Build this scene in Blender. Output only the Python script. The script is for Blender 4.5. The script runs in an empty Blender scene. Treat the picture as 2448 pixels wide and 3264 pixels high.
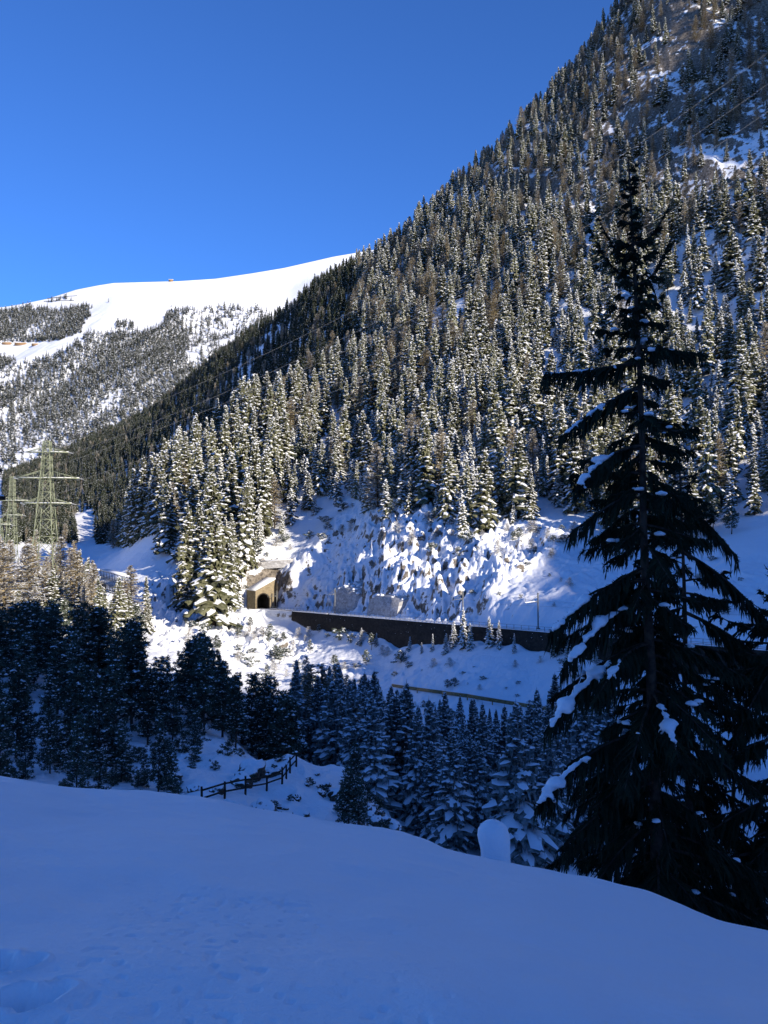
import bpy, math, random
import numpy as np

# ------------------------------------------------------------------ camera, sky, sun, exposure
SC = bpy.context.scene
COL = SC.collection
F = 2734.0                      # focal length in pixels of the 2448 x 3264 frame
YH = 1750.0                     # row of the horizon
PITCH = math.atan((YH - 1632.0) / F)

cam_data = bpy.data.cameras.new("camera")
cam = bpy.data.objects.new("camera", cam_data)
COL.objects.link(cam)
cam_data.sensor_fit = 'VERTICAL'
cam_data.sensor_height = 36.0
cam_data.lens = F / 3264.0 * 36.0
cam_data.clip_start = 0.1
cam_data.clip_end = 20000.0
cam.location = (0, 0, 0)
cam.rotation_euler = (math.pi / 2 + PITCH, 0, 0)
SC.camera = cam

SUN_AZ = math.radians(47)       # to the right of the camera, towards its back
SUN_EL = math.radians(19)
SUN = np.array([math.cos(SUN_AZ) * math.cos(SUN_EL), -math.sin(SUN_AZ) * math.cos(SUN_EL), math.sin(SUN_EL)])

world = bpy.data.worlds.new("World")
SC.world = world
world.use_nodes = True
nt = world.node_tree
bg = nt.nodes["Background"]
sky = nt.nodes.new("ShaderNodeTexSky")
sky.sky_type = 'NISHITA'
sky.sun_disc = False
sky.sun_elevation = SUN_EL
sky.sun_rotation = math.pi / 2 + SUN_AZ
sky.altitude = 1500.0
sky.air_density = 0.95
sky.dust_density = 0.0
sky.ozone_density = 10.0
tint = nt.nodes.new("ShaderNodeMix")
tint.data_type = 'RGBA'; tint.blend_type = 'MULTIPLY'
tint.inputs[0].default_value = 1.0
tint.inputs[7].default_value = (1.02, 1.02, 1.12, 1)
nt.links.new(sky.outputs[0], tint.inputs[6])
nt.links.new(tint.outputs[2], bg.inputs[0])
bg.inputs[1].default_value = 0.13

sun_data = bpy.data.lights.new("sun", 'SUN')
sun_data.energy = 5.0
sun_data.angle = math.radians(0.53)
sun_data.color = (1.0, 0.89, 0.72)
sun = bpy.data.objects.new("sun", sun_data)
COL.objects.link(sun)
from mathutils import Vector
sun.rotation_euler = Vector(SUN).to_track_quat('Z', 'Y').to_euler()

SC.view_settings.view_transform = 'Standard'
SC.view_settings.look = 'None'
SC.view_settings.exposure = 0.62
SC.view_settings.gamma = 1.0
SC.cycles.max_bounces = 6
SC.cycles.diffuse_bounces = 3
SC.cycles.glossy_bounces = 2
SC.cycles.transparent_max_bounces = 8
SC.cycles.caustics_reflective = False
SC.cycles.caustics_refractive = False

# ------------------------------------------------------------------ helpers
def W(px, py, d):
    """point that stands d metres ahead on the sight line of a photo pixel"""
    dx = (px - 1224.0) / F
    dv = -(py - 1632.0) / F
    c, s = math.cos(PITCH), math.sin(PITCH)
    y = c - s * dv
    z = s + c * dv
    return np.array([dx / y * d, d, z / y * d])

def pix(p):
    """photo pixel of world points (n,3)"""
    p = np.atleast_2d(p)
    c, s = math.cos(PITCH), math.sin(PITCH)
    f = p[:, 1] * c + p[:, 2] * s
    v = -p[:, 1] * s + p[:, 2] * c
    return 1224.0 + F * p[:, 0] / f, 1632.0 - F * v / f

def hash2(ix, iy, seed):
    n = (ix.astype(np.int64) * 374761393 + iy.astype(np.int64) * 668265263 + seed * 974711) & 0x7fffffff
    n = ((n ^ (n >> 13)) * 1274126177) & 0x7fffffff
    n = ((n ^ (n >> 15)) * 668265263) & 0x7fffffff
    return ((n ^ (n >> 16)) & 0xffffff) / float(0xffffff)

def noise2(x, y, seed=0):
    """smooth value noise, -1..1"""
    ix, iy = np.floor(x), np.floor(y)
    fx, fy = x - ix, y - iy
    fx = fx * fx * fx * (fx * (fx * 6 - 15) + 10)
    fy = fy * fy * fy * (fy * (fy * 6 - 15) + 10)
    ix = ix.astype(np.int64); iy = iy.astype(np.int64)
    a = hash2(ix, iy, seed); b = hash2(ix + 1, iy, seed)
    c = hash2(ix, iy + 1, seed); d = hash2(ix + 1, iy + 1, seed)
    return 2 * ((a * (1 - fx) + b * fx) * (1 - fy) + (c * (1 - fx) + d * fx) * fy) - 1

def fbm(x, y, octaves=4, seed=0, gain=0.5):
    s, a, t = 0, 1.0, 0
    for o in range(octaves):
        s = s + a * noise2(x * 2 ** o, y * 2 ** o, seed + o * 17)
        t += a
        a *= gain
    return s / t

def smooth(x, a, b):
    t = np.clip((x - a) / (b - a), 0, 1)
    return t * t * (3 - 2 * t)

def in_poly(x, y, poly):
    x = np.asarray(x, float); y = np.asarray(y, float)
    r = np.zeros(x.shape, bool)
    n = len(poly)
    for i in range(n):
        x0, y0 = poly[i]; x1, y1 = poly[(i + 1) % n]
        if y0 == y1:
            continue
        c = ((y0 > y) != (y1 > y)) & (x < (x1 - x0) * (y - y0) / (y1 - y0) + x0)
        r ^= c
    return r

class TPS:
    """smooth surface through scattered control points: slope of sight over (bearing, log distance)"""
    K = 3.2
    def __init__(self, pts, lam=2e-4):
        self.c = np.array([[p[0] * self.K, math.log(p[1])] for p in pts])
        v = np.array([p[2] for p in pts])
        n = len(v)
        A = np.zeros((n + 3, n + 3))
        A[:n, :n] = self.ker(self.c[:, None] - self.c[None]) + lam * np.eye(n)
        A[:n, n] = 1; A[:n, n + 1:] = self.c
        A[n, :n] = 1; A[n + 1:, :n] = self.c.T
        self.w = np.linalg.solve(A, np.concatenate([v, [0, 0, 0]]))
    @staticmethod
    def ker(d):
        r2 = (d ** 2).sum(-1)
        return r2 * np.log(r2 + 1e-12)
    def __call__(self, a, d):
        q = np.stack([np.asarray(a).ravel() * self.K, np.log(np.asarray(d).ravel())], -1)
        out = np.empty(len(q))
        n = len(self.c)
        for i in range(0, len(q), 40000):
            k = self.ker(q[i:i + 40000, None] - self.c[None])
            out[i:i + 40000] = k @ self.w[:n] + self.w[n] + q[i:i + 40000] @ self.w[n + 1:]
        return out.reshape(np.shape(a))

def link(o, parent=None):
    COL.objects.link(o)
    if parent is not None:
        o.parent = parent
    return o

def mesh_np(name, V, faces_list, mats, mat_idx=None, smooth_shade=False):
    """faces_list: list of (n,k) integer arrays; mat_idx: matching list of ints or arrays"""
    me = bpy.data.meshes.new(name)
    V = np.asarray(V, np.float32)
    me.vertices.add(len(V))
    me.vertices.foreach_set("co", V.ravel())
    tot = sum(len(f) for f in faces_list)
    ls = np.concatenate([np.full(len(f), f.shape[1]) for f in faces_list]) if tot else np.zeros(0, int)
    idx = np.concatenate([f.ravel() for f in faces_list])
    me.loops.add(len(idx))
    me.loops.foreach_set("vertex_index", idx.astype(np.int32))
    me.polygons.add(tot)
    st = np.zeros(tot, np.int32); st[1:] = np.cumsum(ls)[:-1]
    me.polygons.foreach_set("loop_start", st)
    for m in mats:
        me.materials.append(m)
    if mat_idx is not None:
        mi = np.concatenate([np.broadcast_to(m, len(f)) for m, f in zip(mat_idx, faces_list)]).astype(np.int32)
        me.polygons.foreach_set("material_index", mi)
    if smooth_shade:
        me.polygons.foreach_set("use_smooth", np.ones(tot, bool))
    me.update(calc_edges=True)
    return me

def grid_faces(nr, nc):
    i = np.arange(nr - 1)[:, None] * nc + np.arange(nc - 1)[None]
    i = i.ravel()
    return np.stack([i, i + 1, i + nc + 1, i + nc], -1)

class MB:
    """collects shapes, builds them as one mesh object"""
    def __init__(self):
        self.v = []; self.f = []; self.m = []; self.n = 0
    def add(self, V, Fs, m=0):
        V = np.asarray(V, float).reshape(-1, 3)
        Fs = np.asarray(Fs, np.int64)
        self.v.append(V); self.f.append(Fs + self.n); self.m.append(m); self.n += len(V)
    def box(self, c, size, m=0, R=None):
        s = np.array(size) / 2.0
        V = np.array([[x, y, z] for z in (-1, 1) for y in (-1, 1) for x in (-1, 1)], float) * s
        if R is not None:
            V = V @ np.asarray(R).T
        self.add(V + np.asarray(c), [[0, 2, 3, 1], [4, 5, 7, 6], [0, 1, 5, 4], [2, 6, 7, 3], [0, 4, 6, 2], [1, 3, 7, 5]], m)
    def bar(self, a, b, w, h=None, m=0):
        """box from a to b, w wide, h high"""
        a = np.asarray(a, float); b = np.asarray(b, float)
        h = w if h is None else h
        t = b - a; L = np.linalg.norm(t); t = t / L
        up = np.array([0, 0, 1.0])
        if abs(t[2]) > 0.98:
            up = np.array([0, 1.0, 0])
        s = np.cross(t, up); s /= np.linalg.norm(s)
        u = np.cross(s, t)
        self.box((a + b) / 2, (L, w, h), m, np.stack([t, -s, u], -1))
    def tube(self, pts, rad, n=6, m=0, cap=True):
        P = np.asarray(pts, float)
        k = len(P)
        rad = np.broadcast_to(np.asarray(rad, float), (k,))
        T = np.gradient(P, axis=0)
        T /= np.linalg.norm(T, axis=1)[:, None] + 1e-9
        ref = np.array([0, 0, 1.0]) if abs(T[0][2]) < 0.9 else np.array([1.0, 0, 0])
        S = np.cross(T, ref); S /= np.linalg.norm(S, axis=1)[:, None] + 1e-9
        U = np.cross(S, T)
        an = np.arange(n) / n * 2 * math.pi
        V = P[:, None] + rad[:, None, None] * (S[:, None] * np.cos(an)[None, :, None] + U[:, None] * np.sin(an)[None, :, None])
        i = np.arange(k - 1)[:, None] * n + np.arange(n)[None]
        j = np.arange(k - 1)[:, None] * n + (np.arange(n)[None] + 1) % n
        self.add(V.reshape(-1, 3), np.stack([i, j, j + n, i + n], -1).reshape(-1, 4), m)
        if cap:
            for e in (0, k - 1):
                c = np.vstack([V[e], P[e][None]])
                self.add(c, [[q, (q + 1) % n, n] for q in range(n)], m)
    def mesh(self, name, mats, smooth_shade=False):
        groups = {}
        for f, m in zip(self.f, self.m):
            groups.setdefault(f.shape[1], []).append((f, m))
        fl, ml = [], []
        for k, g in groups.items():
            fl.append(np.concatenate([f for f, _ in g]))
            ml.append(np.concatenate([np.full(len(f), m) if np.isscalar(m) else m for f, m in g]))
        return mesh_np(name, np.concatenate(self.v), fl, mats, ml, smooth_shade)
    def build(self, name, mats, parent=None, smooth_shade=False, loc=None):
        mats = mats if isinstance(mats, (list, tuple)) else [mats]
        o = bpy.data.objects.new(name, self.mesh(name, mats, smooth_shade))
        if loc is not None:
            o.location = loc
        return link(o, parent)

def tag(o, label=None, cat=None, group=None, kind=None):
    if label: o["label"] = label
    if cat: o["category"] = cat
    if group: o["group"] = group
    if kind: o["kind"] = kind
    return o

def empty(name, loc, label, cat, group=None, rz=0.0):
    o = bpy.data.objects.new(name, None)
    o.empty_display_size = 0.2
    o.location = loc; o.rotation_euler = (0, 0, rz)
    link(o)
    return tag(o, label, cat, group)

# ------------------------------------------------------------------ materials
def material(name, rough=0.8, spec=0.2):
    m = bpy.data.materials.new(name)
    m.use_nodes = True
    b = m.node_tree.nodes["Principled BSDF"]
    b.inputs["Roughness"].default_value = rough
    b.inputs["Specular IOR Level"].default_value = spec
    return m, m.node_tree, b

def nnode(t, kind, **kw):
    n = t.nodes.new(kind)
    for k, v in kw.items():
        if k in n.inputs: n.inputs[k].default_value = v
        else: setattr(n, k, v)
    return n

def ramp(t, src, stops):
    r = t.nodes.new("ShaderNodeValToRGB")
    e = r.color_ramp.elements
    while len(e) < len(stops): e.new(0.5)
    for q, (p, c) in zip(e, stops):
        q.position = p
        q.color = (c, c, c, 1) if np.isscalar(c) else (*c, 1)
    t.links.new(src, r.inputs[0])
    return r.outputs[0]

def noise_tex(t, vec, scale, detail=4.0, rough=0.55):
    n = nnode(t, "ShaderNodeTexNoise")
    n.inputs["Scale"].default_value = scale
    n.inputs["Detail"].default_value = detail
    n.inputs["Roughness"].default_value = rough
    if vec is not None: t.links.new(vec, n.inputs["Vector"])
    return n.outputs[0]

def varied(name, c1, c2, scale=3.0, rough=0.85, spec=0.1, bump=0.0, bscale=None, per_object=0.0, coord="Object"):
    """two tones mixed by noise, with optional bump and a shift of brightness from object to object"""
    m, t, b = material(name, rough, spec)
    tc = nnode(t, "ShaderNodeTexCoord")
    vec = tc.outputs[coord]
    f = ramp(t, noise_tex(t, vec, scale), [(0.35, 0.0), (0.65, 1.0)])
    mx = nnode(t, "ShaderNodeMix", data_type='RGBA')
    t.links.new(f, mx.inputs[0])
    mx.inputs[6].default_value = (*c1, 1); mx.inputs[7].default_value = (*c2, 1)
    out = mx.outputs[2]
    if per_object:
        oi = nnode(t, "ShaderNodeObjectInfo")
        hs = nnode(t, "ShaderNodeHueSaturation")
        mr = nnode(t, "ShaderNodeMapRange")
        t.links.new(oi.outputs["Random"], mr.inputs[0])
        mr.inputs[3].default_value = 1 - per_object; mr.inputs[4].default_value = 1 + per_object
        t.links.new(mr.outputs[0], hs.inputs["Value"])
        t.links.new(out, hs.inputs["Color"])
        out = hs.outputs[0]
    t.links.new(out, b.inputs["Base Color"])
    if bump:
        bn = nnode(t, "ShaderNodeBump")
        bn.inputs["Strength"].default_value = 0.6
        bn.inputs["Distance"].default_value = bump
        t.links.new(noise_tex(t, vec, bscale or scale * 3, 6), bn.inputs["Height"])
        t.links.new(bn.outputs[0], b.inputs["Normal"])
    return m

SNOW_C = (0.84, 0.86, 0.90)

def snow_ground(name, bumps, rock=None, rock_c=((0.05, 0.042, 0.035), (0.20, 0.165, 0.125)), lo=0.45, hi=0.62, rscale=0.25, high=None):
    """snow; where the surface is steep (and noise allows) bare rock"""
    m, t, b = material(name, 0.65, 0.15)
    tc = nnode(t, "ShaderNodeTexCoord")
    vec = tc.outputs["Object"]
    prev = None
    for sc, dist in bumps:
        bn = nnode(t, "ShaderNodeBump")
        bn.inputs["Strength"].default_value = 0.8
        bn.inputs["Distance"].default_value = dist
        t.links.new(noise_tex(t, vec, sc, 5, 0.6), bn.inputs["Height"])
        if prev is not None: t.links.new(prev, bn.inputs["Normal"])
        prev = bn.outputs[0]
    t.links.new(prev, b.inputs["Normal"])
    if rock:
        geo = nnode(t, "ShaderNodeNewGeometry")
        sep = nnode(t, "ShaderNodeSeparateXYZ")
        t.links.new(geo.outputs["Normal"], sep.inputs[0])
        n = noise_tex(t, vec, rscale, 8, 0.65)
        ad = nnode(t, "ShaderNodeMath", operation='MULTIPLY_ADD')
        t.links.new(n, ad.inputs[0]); ad.inputs[1].default_value = rock
        t.links.new(sep.outputs[2], ad.inputs[2])
        if high:                    # barer, more craggy ground high on the slope
            ps = nnode(t, "ShaderNodeSeparateXYZ"); t.links.new(vec, ps.inputs[0])
            mr = nnode(t, "ShaderNodeMapRange"); t.links.new(ps.outputs[2], mr.inputs[0])
            mr.inputs[1].default_value = high[0]; mr.inputs[2].default_value = high[1]; mr.inputs[3].default_value = 0.0; mr.inputs[4].default_value = high[2]
            sb = nnode(t, "ShaderNodeMath", operation='SUBTRACT')
            t.links.new(ad.outputs[0], sb.inputs[0]); t.links.new(mr.outputs[0], sb.inputs[1]); ad = sb
        hf = nnode(t, "ShaderNodeMath", operation='MULTIPLY'); hf.inputs[1].default_value = 0.5
        t.links.new(ad.outputs[0], hf.inputs[0])
        f = ramp(t, hf.outputs[0], [(lo * 0.5, 1.0), (hi * 0.5, 0.0)])
        rc = nnode(t, "ShaderNodeMix", data_type='RGBA')
        t.links.new(ramp(t, noise_tex(t, vec, rscale * 3, 8), [(0.35, 0.0), (0.7, 1.0)]), rc.inputs[0])
        rc.inputs[6].default_value = (*rock_c[0], 1); rc.inputs[7].default_value = (*rock_c[1], 1)
        mx = nnode(t, "ShaderNodeMix", data_type='RGBA')
        t.links.new(f, mx.inputs[0])
        mx.inputs[6].default_value = (*SNOW_C, 1)
        t.links.new(rc.outputs[2], mx.inputs[7])
        t.links.new(mx.outputs[2], b.inputs["Base Color"])
    else:
        b.inputs["Base Color"].default_value = (*SNOW_C, 1)
    return m

M = {}
M["snow"] = snow_ground("snow", [(3.0, 0.05)])
M["lawn_snow"] = snow_ground("lawn_snow", [(1.2, 0.05), (5.0, 0.02), (18.0, 0.008), (80, 0.003)])
M["hill_snow"] = snow_ground("hill_snow", [(0.5, 0.35), (2.0, 0.12)], rock=1.3, lo=1.0, hi=1.06, rscale=0.30, high=(130, 260, 0.20), rock_c=((0.06, 0.052, 0.043), (0.29, 0.25, 0.205)))
M["far_snow"] = snow_ground("far_snow", [(0.02, 3.0)], rock=0.6, lo=0.72, hi=0.86, rscale=0.02, rock_c=((0.25, 0.2, 0.16), (0.42, 0.34, 0.26)))
M["needle"] = varied("needle", (0.055, 0.062, 0.024), (0.185, 0.182, 0.115), 2.2, per_object=0.35)
M["frost_needle"] = varied("frost_needle", (0.045, 0.055, 0.042), (0.24, 0.26, 0.26), 2.2, per_object=0.25)
M["flank_needle"] = varied("flank_needle", (0.022, 0.030, 0.018), (0.050, 0.060, 0.034), 0.9, per_object=0.3)  # flank's shade put into the colour: needles darker than the other spruces
M["pine_needle"] = varied("pine_needle", (0.032, 0.046, 0.028), (0.115, 0.135, 0.10), 2.0, per_object=0.3)
M["larch_twig"] = varied("larch_twig", (0.19, 0.152, 0.088), (0.33, 0.272, 0.168), 0.8, per_object=0.25)
M["bark"] = varied("bark", (0.035, 0.026, 0.02), (0.10, 0.075, 0.055), 2.0)
M["tree_snow"] = varied("tree_snow", (0.80, 0.82, 0.86), (0.87, 0.89, 0.92), 1.0)
M["far_tree"] = varied("far_tree", (0.05, 0.056, 0.045), (0.10, 0.105, 0.088), 0.05, per_object=0.2)
# ------------------------------------------------------------------ the setting: valley, hillside, mountain, near snow
RAIL_A = np.array([-46.0, 330.0]); RAIL_V = np.array([83.0, -140.0])
RAIL_L = float(np.linalg.norm(RAIL_V)); RAIL_T = RAIL_V / RAIL_L
RAIL_N = np.array([-RAIL_T[1], RAIL_T[0]])          # towards the hill
RAIL_Z0, RAIL_DZ = -22.7, 4.5
def rail(t, w=0.0, h=0.0):
    p = RAIL_A + RAIL_V * t + RAIL_N * w
    return np.array([p[0], p[1], RAIL_Z0 + RAIL_DZ * t + h])
def rail_tw(x, y):
    dx, dy = x - RAIL_A[0], y - RAIL_A[1]
    return (dx * RAIL_T[0] + dy * RAIL_T[1]) / RAIL_L, dx * RAIL_N[0] + dy * RAIL_N[1]

PROFILES = {
 -250: [(10,3500),(16,3000),(35,2650),(60,2450),(90,2260),(120,2150),(160,2150),(270,1930),(400,1800),(600,1720),(900,1650),(1400,1560)],
 0:    [(10,3500),(16,3000),(35,2660),(60,2490),(90,2260),(120,2120),(160,2140),(270,1930),(400,1800),(600,1720),(900,1640),(1500,1530)],
 300:  [(10,3500),(16,3020),(35,2700),(60,2530),(90,2340),(120,2210),(160,2150),(270,1950),(400,1850),(500,1790),(650,1730),(800,1640),(1200,1410),(1700,1480)],
 500:  [(10,3520),(16,3050),(35,2750),(55,2590),(80,2430),(110,2290),(150,2220),(220,2080),(300,1950),(380,1720),(410,1665),(550,1690),(700,1600),(1100,1310),(1500,1430)],
 700:  [(10,3550),(16,3100),(35,2790),(55,2545),(75,2430),(100,2340),(140,2280),(200,2170),(250,2070),(300,1930),(350,1750),(390,1560),(425,1500),(520,1510),(700,1380),(950,1145),(1400,1330)],
 850:  [(10,3570),(16,3130),(35,2830),(50,2670),(62,2540),(76,2440),(88,2450),(120,2440),(180,2260),(240,2140),(290,2010),(322,1950),(335,1850),(350,1760),(380,1650),(430,1450),(470,1340),(600,1330),(750,1165),(900,1050),(1300,1250)],
 940:  [(58,2585),(66,2480),(73,2425),(84,2440),(100,2530)],
 1120: [(45,2705),(60,2610),(76,2480),(85,2490),(105,2630)],
 1000: [(10,3600),(16,3180),(35,2830),(45,2700),(60,2575),(75,2460),(85,2455),(102,2570),(150,2390),(200,2240),(260,2085),(285,2010),(307,1900),(326,1790),(360,1680),(400,1540),(480,1330),(560,1180),(700,1000),(800,935),(1200,1150)],
 1224: [(10,3640),(16,3220),(30,2850),(45,2710),(60,2645),(76,2600),(88,2660),(110,2660),(150,2460),(190,2290),(240,2070),(266,1885),(298,1700),(350,1560),(430,1330),(520,1100),(620,920),(700,838),(1000,1000),(1500,1400),(2200,1550)],
 1450: [(10,3680),(16,3280),(30,2930),(50,2820),(80,2760),(110,2670),(140,2490),(175,2240),(205,2095),(216,2035),(234,1930),(260,1785),(298,1650),(350,1450),(430,1200),(520,950),(600,775),(660,645),(900,800),(1500,1350),(2200,1520)],
 1700: [(10,3720),(16,3330),(30,3000),(50,2860),(80,2790),(110,2680),(140,2480),(165,2270),(189,2075),(206,1950),(230,1840),(270,1680),(330,1480),(410,1200),(490,915),(560,690),(620,440),(850,600),(1400,1250),(2200,1500)],
 1950: [(10,3760),(16,3380),(30,3040),(60,2860),(100,2700),(140,2400),(165,2120),(185,1960),(220,1830),(270,1650),(330,1420),(400,1150),(470,860),(530,610),(580,335),(620,190),(850,300),(1400,1150),(2200,1480)],
 2200: [(10,3800),(16,3430),(30,3080),(60,2900),(100,2720),(130,2430),(150,2120),(170,1960),(210,1810),(260,1620),(320,1380),(390,1080),(450,780),(510,470),(560,150),(620,-150),(900,0),(1400,1000),(2200,1450)],
 2448: [(10,3850),(16,3480),(30,3120),(60,2950),(100,2720),(125,2400),(140,2130),(165,1930),(200,1770),(250,1560),(310,1300),(380,980),(440,660),(500,330),(550,0),(620,-300),(900,-200),(1400,900),(2200,1430)],
 2750: [(10,3900),(16,3520),(30,3160),(60,2980),(100,2680),(140,2050),(200,1720),(250,1480),(310,1180),(380,830),(440,480),(500,130),(560,-200),(620,-420),(900,-300),(1400,800),(2200,1400)],
}
def q_of(py):                       # sight slope -z/y of a pixel row (central column)
    p = W(1224, py, 1.0)
    return -p[2]
HILL = TPS([((px - 1224) / F, d, q_of(py)) for px, pr in PROFILES.items() for d, py in pr])

def hill_z(x, y, detail=True):
    """height of the hillside (arrays)"""
    x = np.asarray(x, float); y = np.asarray(y, float)
    a = np.clip(x / y, -0.62, 0.62)
    z = -HILL(a, y) * y
    ex = np.abs(x / y) - 0.62
    z = z + np.clip(ex, 0, 3) * y * np.where(x > 0, 0.45, 0.15)
    px = 1224 + F * x / y
    t, w = rail_tw(x, y)
    k = np.clip(y / 300.0, 0.12, 2.5)
    if detail:
        z = z + 1.6 * k * fbm(x / 38, y / 38, 3, 3) + 0.55 * np.clip(k, 0, 1.3) * fbm(x / 9, y / 9, 3, 11)
        # gullies and rock steps high on the slope
        up = smooth(z, 60, 140) * smooth(x, 20, 90)
        rid = 1 - np.abs(noise2((x + 0.5 * y) / 34, (y - 0.4 * x) / 70, 21))
        z = z + up * (11 * (rid - 0.55) + 6 * (0.5 - np.abs(noise2((x + 0.8 * y) / 15, (y - 0.8 * x) / 55, 25))) + 2.5 * (0.5 - np.abs(noise2(x / 5.5, y / 8, 27))))
        # crags above and below the line: faceted lumps
        crag = smooth(w, 4.2, 7.5) * (1 - smooth(w, 34, 62)) * smooth(t, -0.14, 0.0) * (1 - 0.78 * smooth(t, 0.76, 0.79)) * (1 - smooth(t, 1.3, 1.6))
        low = (1 - smooth(w, -16, -6)) * smooth(w, -95, -60) * smooth(t, -0.25, -0.1) * (1 - 0.8 * smooth(t, 0.38, 0.5))
        knoll = smooth(y, 48, 58) * (1 - smooth(y, 100, 120)) * (1 - smooth(px, 1150, 1300)) * 0.4
        cl = np.abs(noise2(x / 7.5 + 0.35 * z, y / 7.5 - 0.2 * z, 31))
        cl2 = np.abs(noise2(x / 3.2, y / 3.2, 37))
        cl3 = np.abs(noise2(x / 1.4, y / 1.4, 39))
        lump = 2.8 * (0.45 - cl) + 2.6 * (cl2 - 0.35) + 1.8 * (cl3 - 0.35)
        lump = lump + 2.0 * (0.35 - np.abs(noise2((x + 0.55 * y) / 6.0, (y - 0.55 * x) / 26.0, 33)))
    # the bench of the railway line
    zr = RAIL_Z0 + RAIL_DZ * t
    on = smooth(t, -0.062, -0.05)
    up = 1 - smooth(w, 4.0, 11)
    dn = smooth(w, -3.3, -2.6)
    m = on * up * dn
    z = z * (1 - m) + (zr - 0.25) * m
    # keep the slope below the wall under the bench, and above it over the bench
    below = on * (w <= -2.6) * (w > -40)
    wh = np.interp(t, [-0.1, 0.20, 0.26, 0.29, 0.32, 0.39, 0.49, 0.57, 0.64, 0.73, 0.815, 0.93, 1.0, 1.2, 1.6], [0.6, 0.6, 1.0, 3.6, 4.9, 5.0, 4.2, 5.5, 7.4, 5.7, 3.8, 3.3, 3.9, 5.0, 6.0]) + 0.7 * noise2(x / 3, y / 3, 44)
    z = np.where(below > 0.5, np.minimum(z, zr - wh * (1 - smooth(-w, 9, 34)) - 0.02 * -w), z)
    # rise of the hill round the tunnel mouth
    z = z + 6.0 * np.exp(-((t + 0.10) / 0.04) ** 2) * np.exp(-((w - 1) / 10.0) ** 2) * (1 - smooth(t, -0.075, -0.062))
    if detail:
        ph = t / 0.125 + 0.35 * noise2(x / 22, y / 22, 41) + 0.012 * w
        fr = ph - np.floor(ph)
        saw = np.where(fr < 0.16, smooth(fr, 0, 0.16), 1 - (fr - 0.16) / 0.84) * (0.6 + 0.8 * hash2(np.floor(ph).astype(np.int64), 0 * np.floor(ph).astype(np.int64), 43))
        p2 = t / 0.046 + 1.1 * noise2(x / 11, y / 11, 45) + 0.035 * w
        f2 = p2 - np.floor(p2)
        saw2 = np.where(f2 < 0.2, smooth(f2, 0, 0.2), 1 - (f2 - 0.2) / 0.8)
        a2 = 1.5 + 0.9 * noise2(x / 7, y / 7, 48)
        z = z + crag * (smooth(t, 0.06, 0.3) * 4.0 * (saw - 0.5) + smooth(t, 0.03, 0.12) * a2 * 1.25 * (saw2 - 0.5)) - 8.0 * smooth(w, 4, 11) * (1 - smooth(w, 22, 42)) * smooth(t, 0.0, 0.05) * (1 - smooth(t, 0.16, 0.30))
        z = z + lump * np.clip(crag * (0.45 + 0.55 * smooth(t, 0.06, 0.25)) + 0.85 * low, 0, 1) + 1.1 * knoll * (1.5 * (0.5 - cl2) + 1.1 * (0.5 - cl3))
        # a narrow gully and the boss of rock before it
        g = np.exp(-((t - 0.335) / 0.022) ** 2) * smooth(w, 5, 9) * (1 - smooth(w, 15, 26))
        z = z - 7 * g
        g = np.exp(-((t - 0.74) / 0.035) ** 2) * smooth(w, 5, 8) * (1 - smooth(w, 14, 40))
        z = z + 0.6 * g
    return z

def build_hillside():
    ain = np.linspace(-0.5, 0.5, 740)
    out = 0.5 + 1.1 * np.linspace(0, 1, 26)[1:] ** 1.5
    A = np.concatenate([-out[::-1], ain, out])
    D = np.concatenate([np.geomspace(10, 150, 260, endpoint=False), np.linspace(150, 360, 430, endpoint=False),
                        np.linspace(360, 700, 330, endpoint=False), np.geomspace(700, 2200, 150)])
    AA, DD = np.meshgrid(A, D)
    X, Y = AA * DD, DD
    Z = hill_z(X, Y)
    V = np.stack([X, Y, Z], -1).reshape(-1, 3)
    me = mesh_np("hillside", V, [grid_faces(len(D), len(A))], [M["hill_snow"]], None, True)
    o = link(bpy.data.objects.new("hillside", me))
    tag(o, "snow covered valley floor and steep wooded hillside with crags", kind="structure")
    return (A, D, Z)
HILL_GRID = build_hillside()

def gz(x, y):
    """height of the built hillside by bilinear look-up"""
    A, D, Z = HILL_GRID
    x = np.atleast_1d(np.asarray(x, float)); y = np.atleast_1d(np.asarray(y, float))
    a = x / y
    i = np.clip(np.searchsorted(A, a) - 1, 0, len(A) - 2); j = np.clip(np.searchsorted(D, y) - 1, 0, len(D) - 2)
    fa = np.clip((a - A[i]) / (A[i + 1] - A[i]), 0, 1); fd = np.clip((y - D[j]) / (D[j + 1] - D[j]), 0, 1)
    return (Z[j, i] * (1 - fa) + Z[j, i + 1] * fa) * (1 - fd) + (Z[j + 1, i] * (1 - fa) + Z[j + 1, i + 1] * fa) * fd

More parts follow.
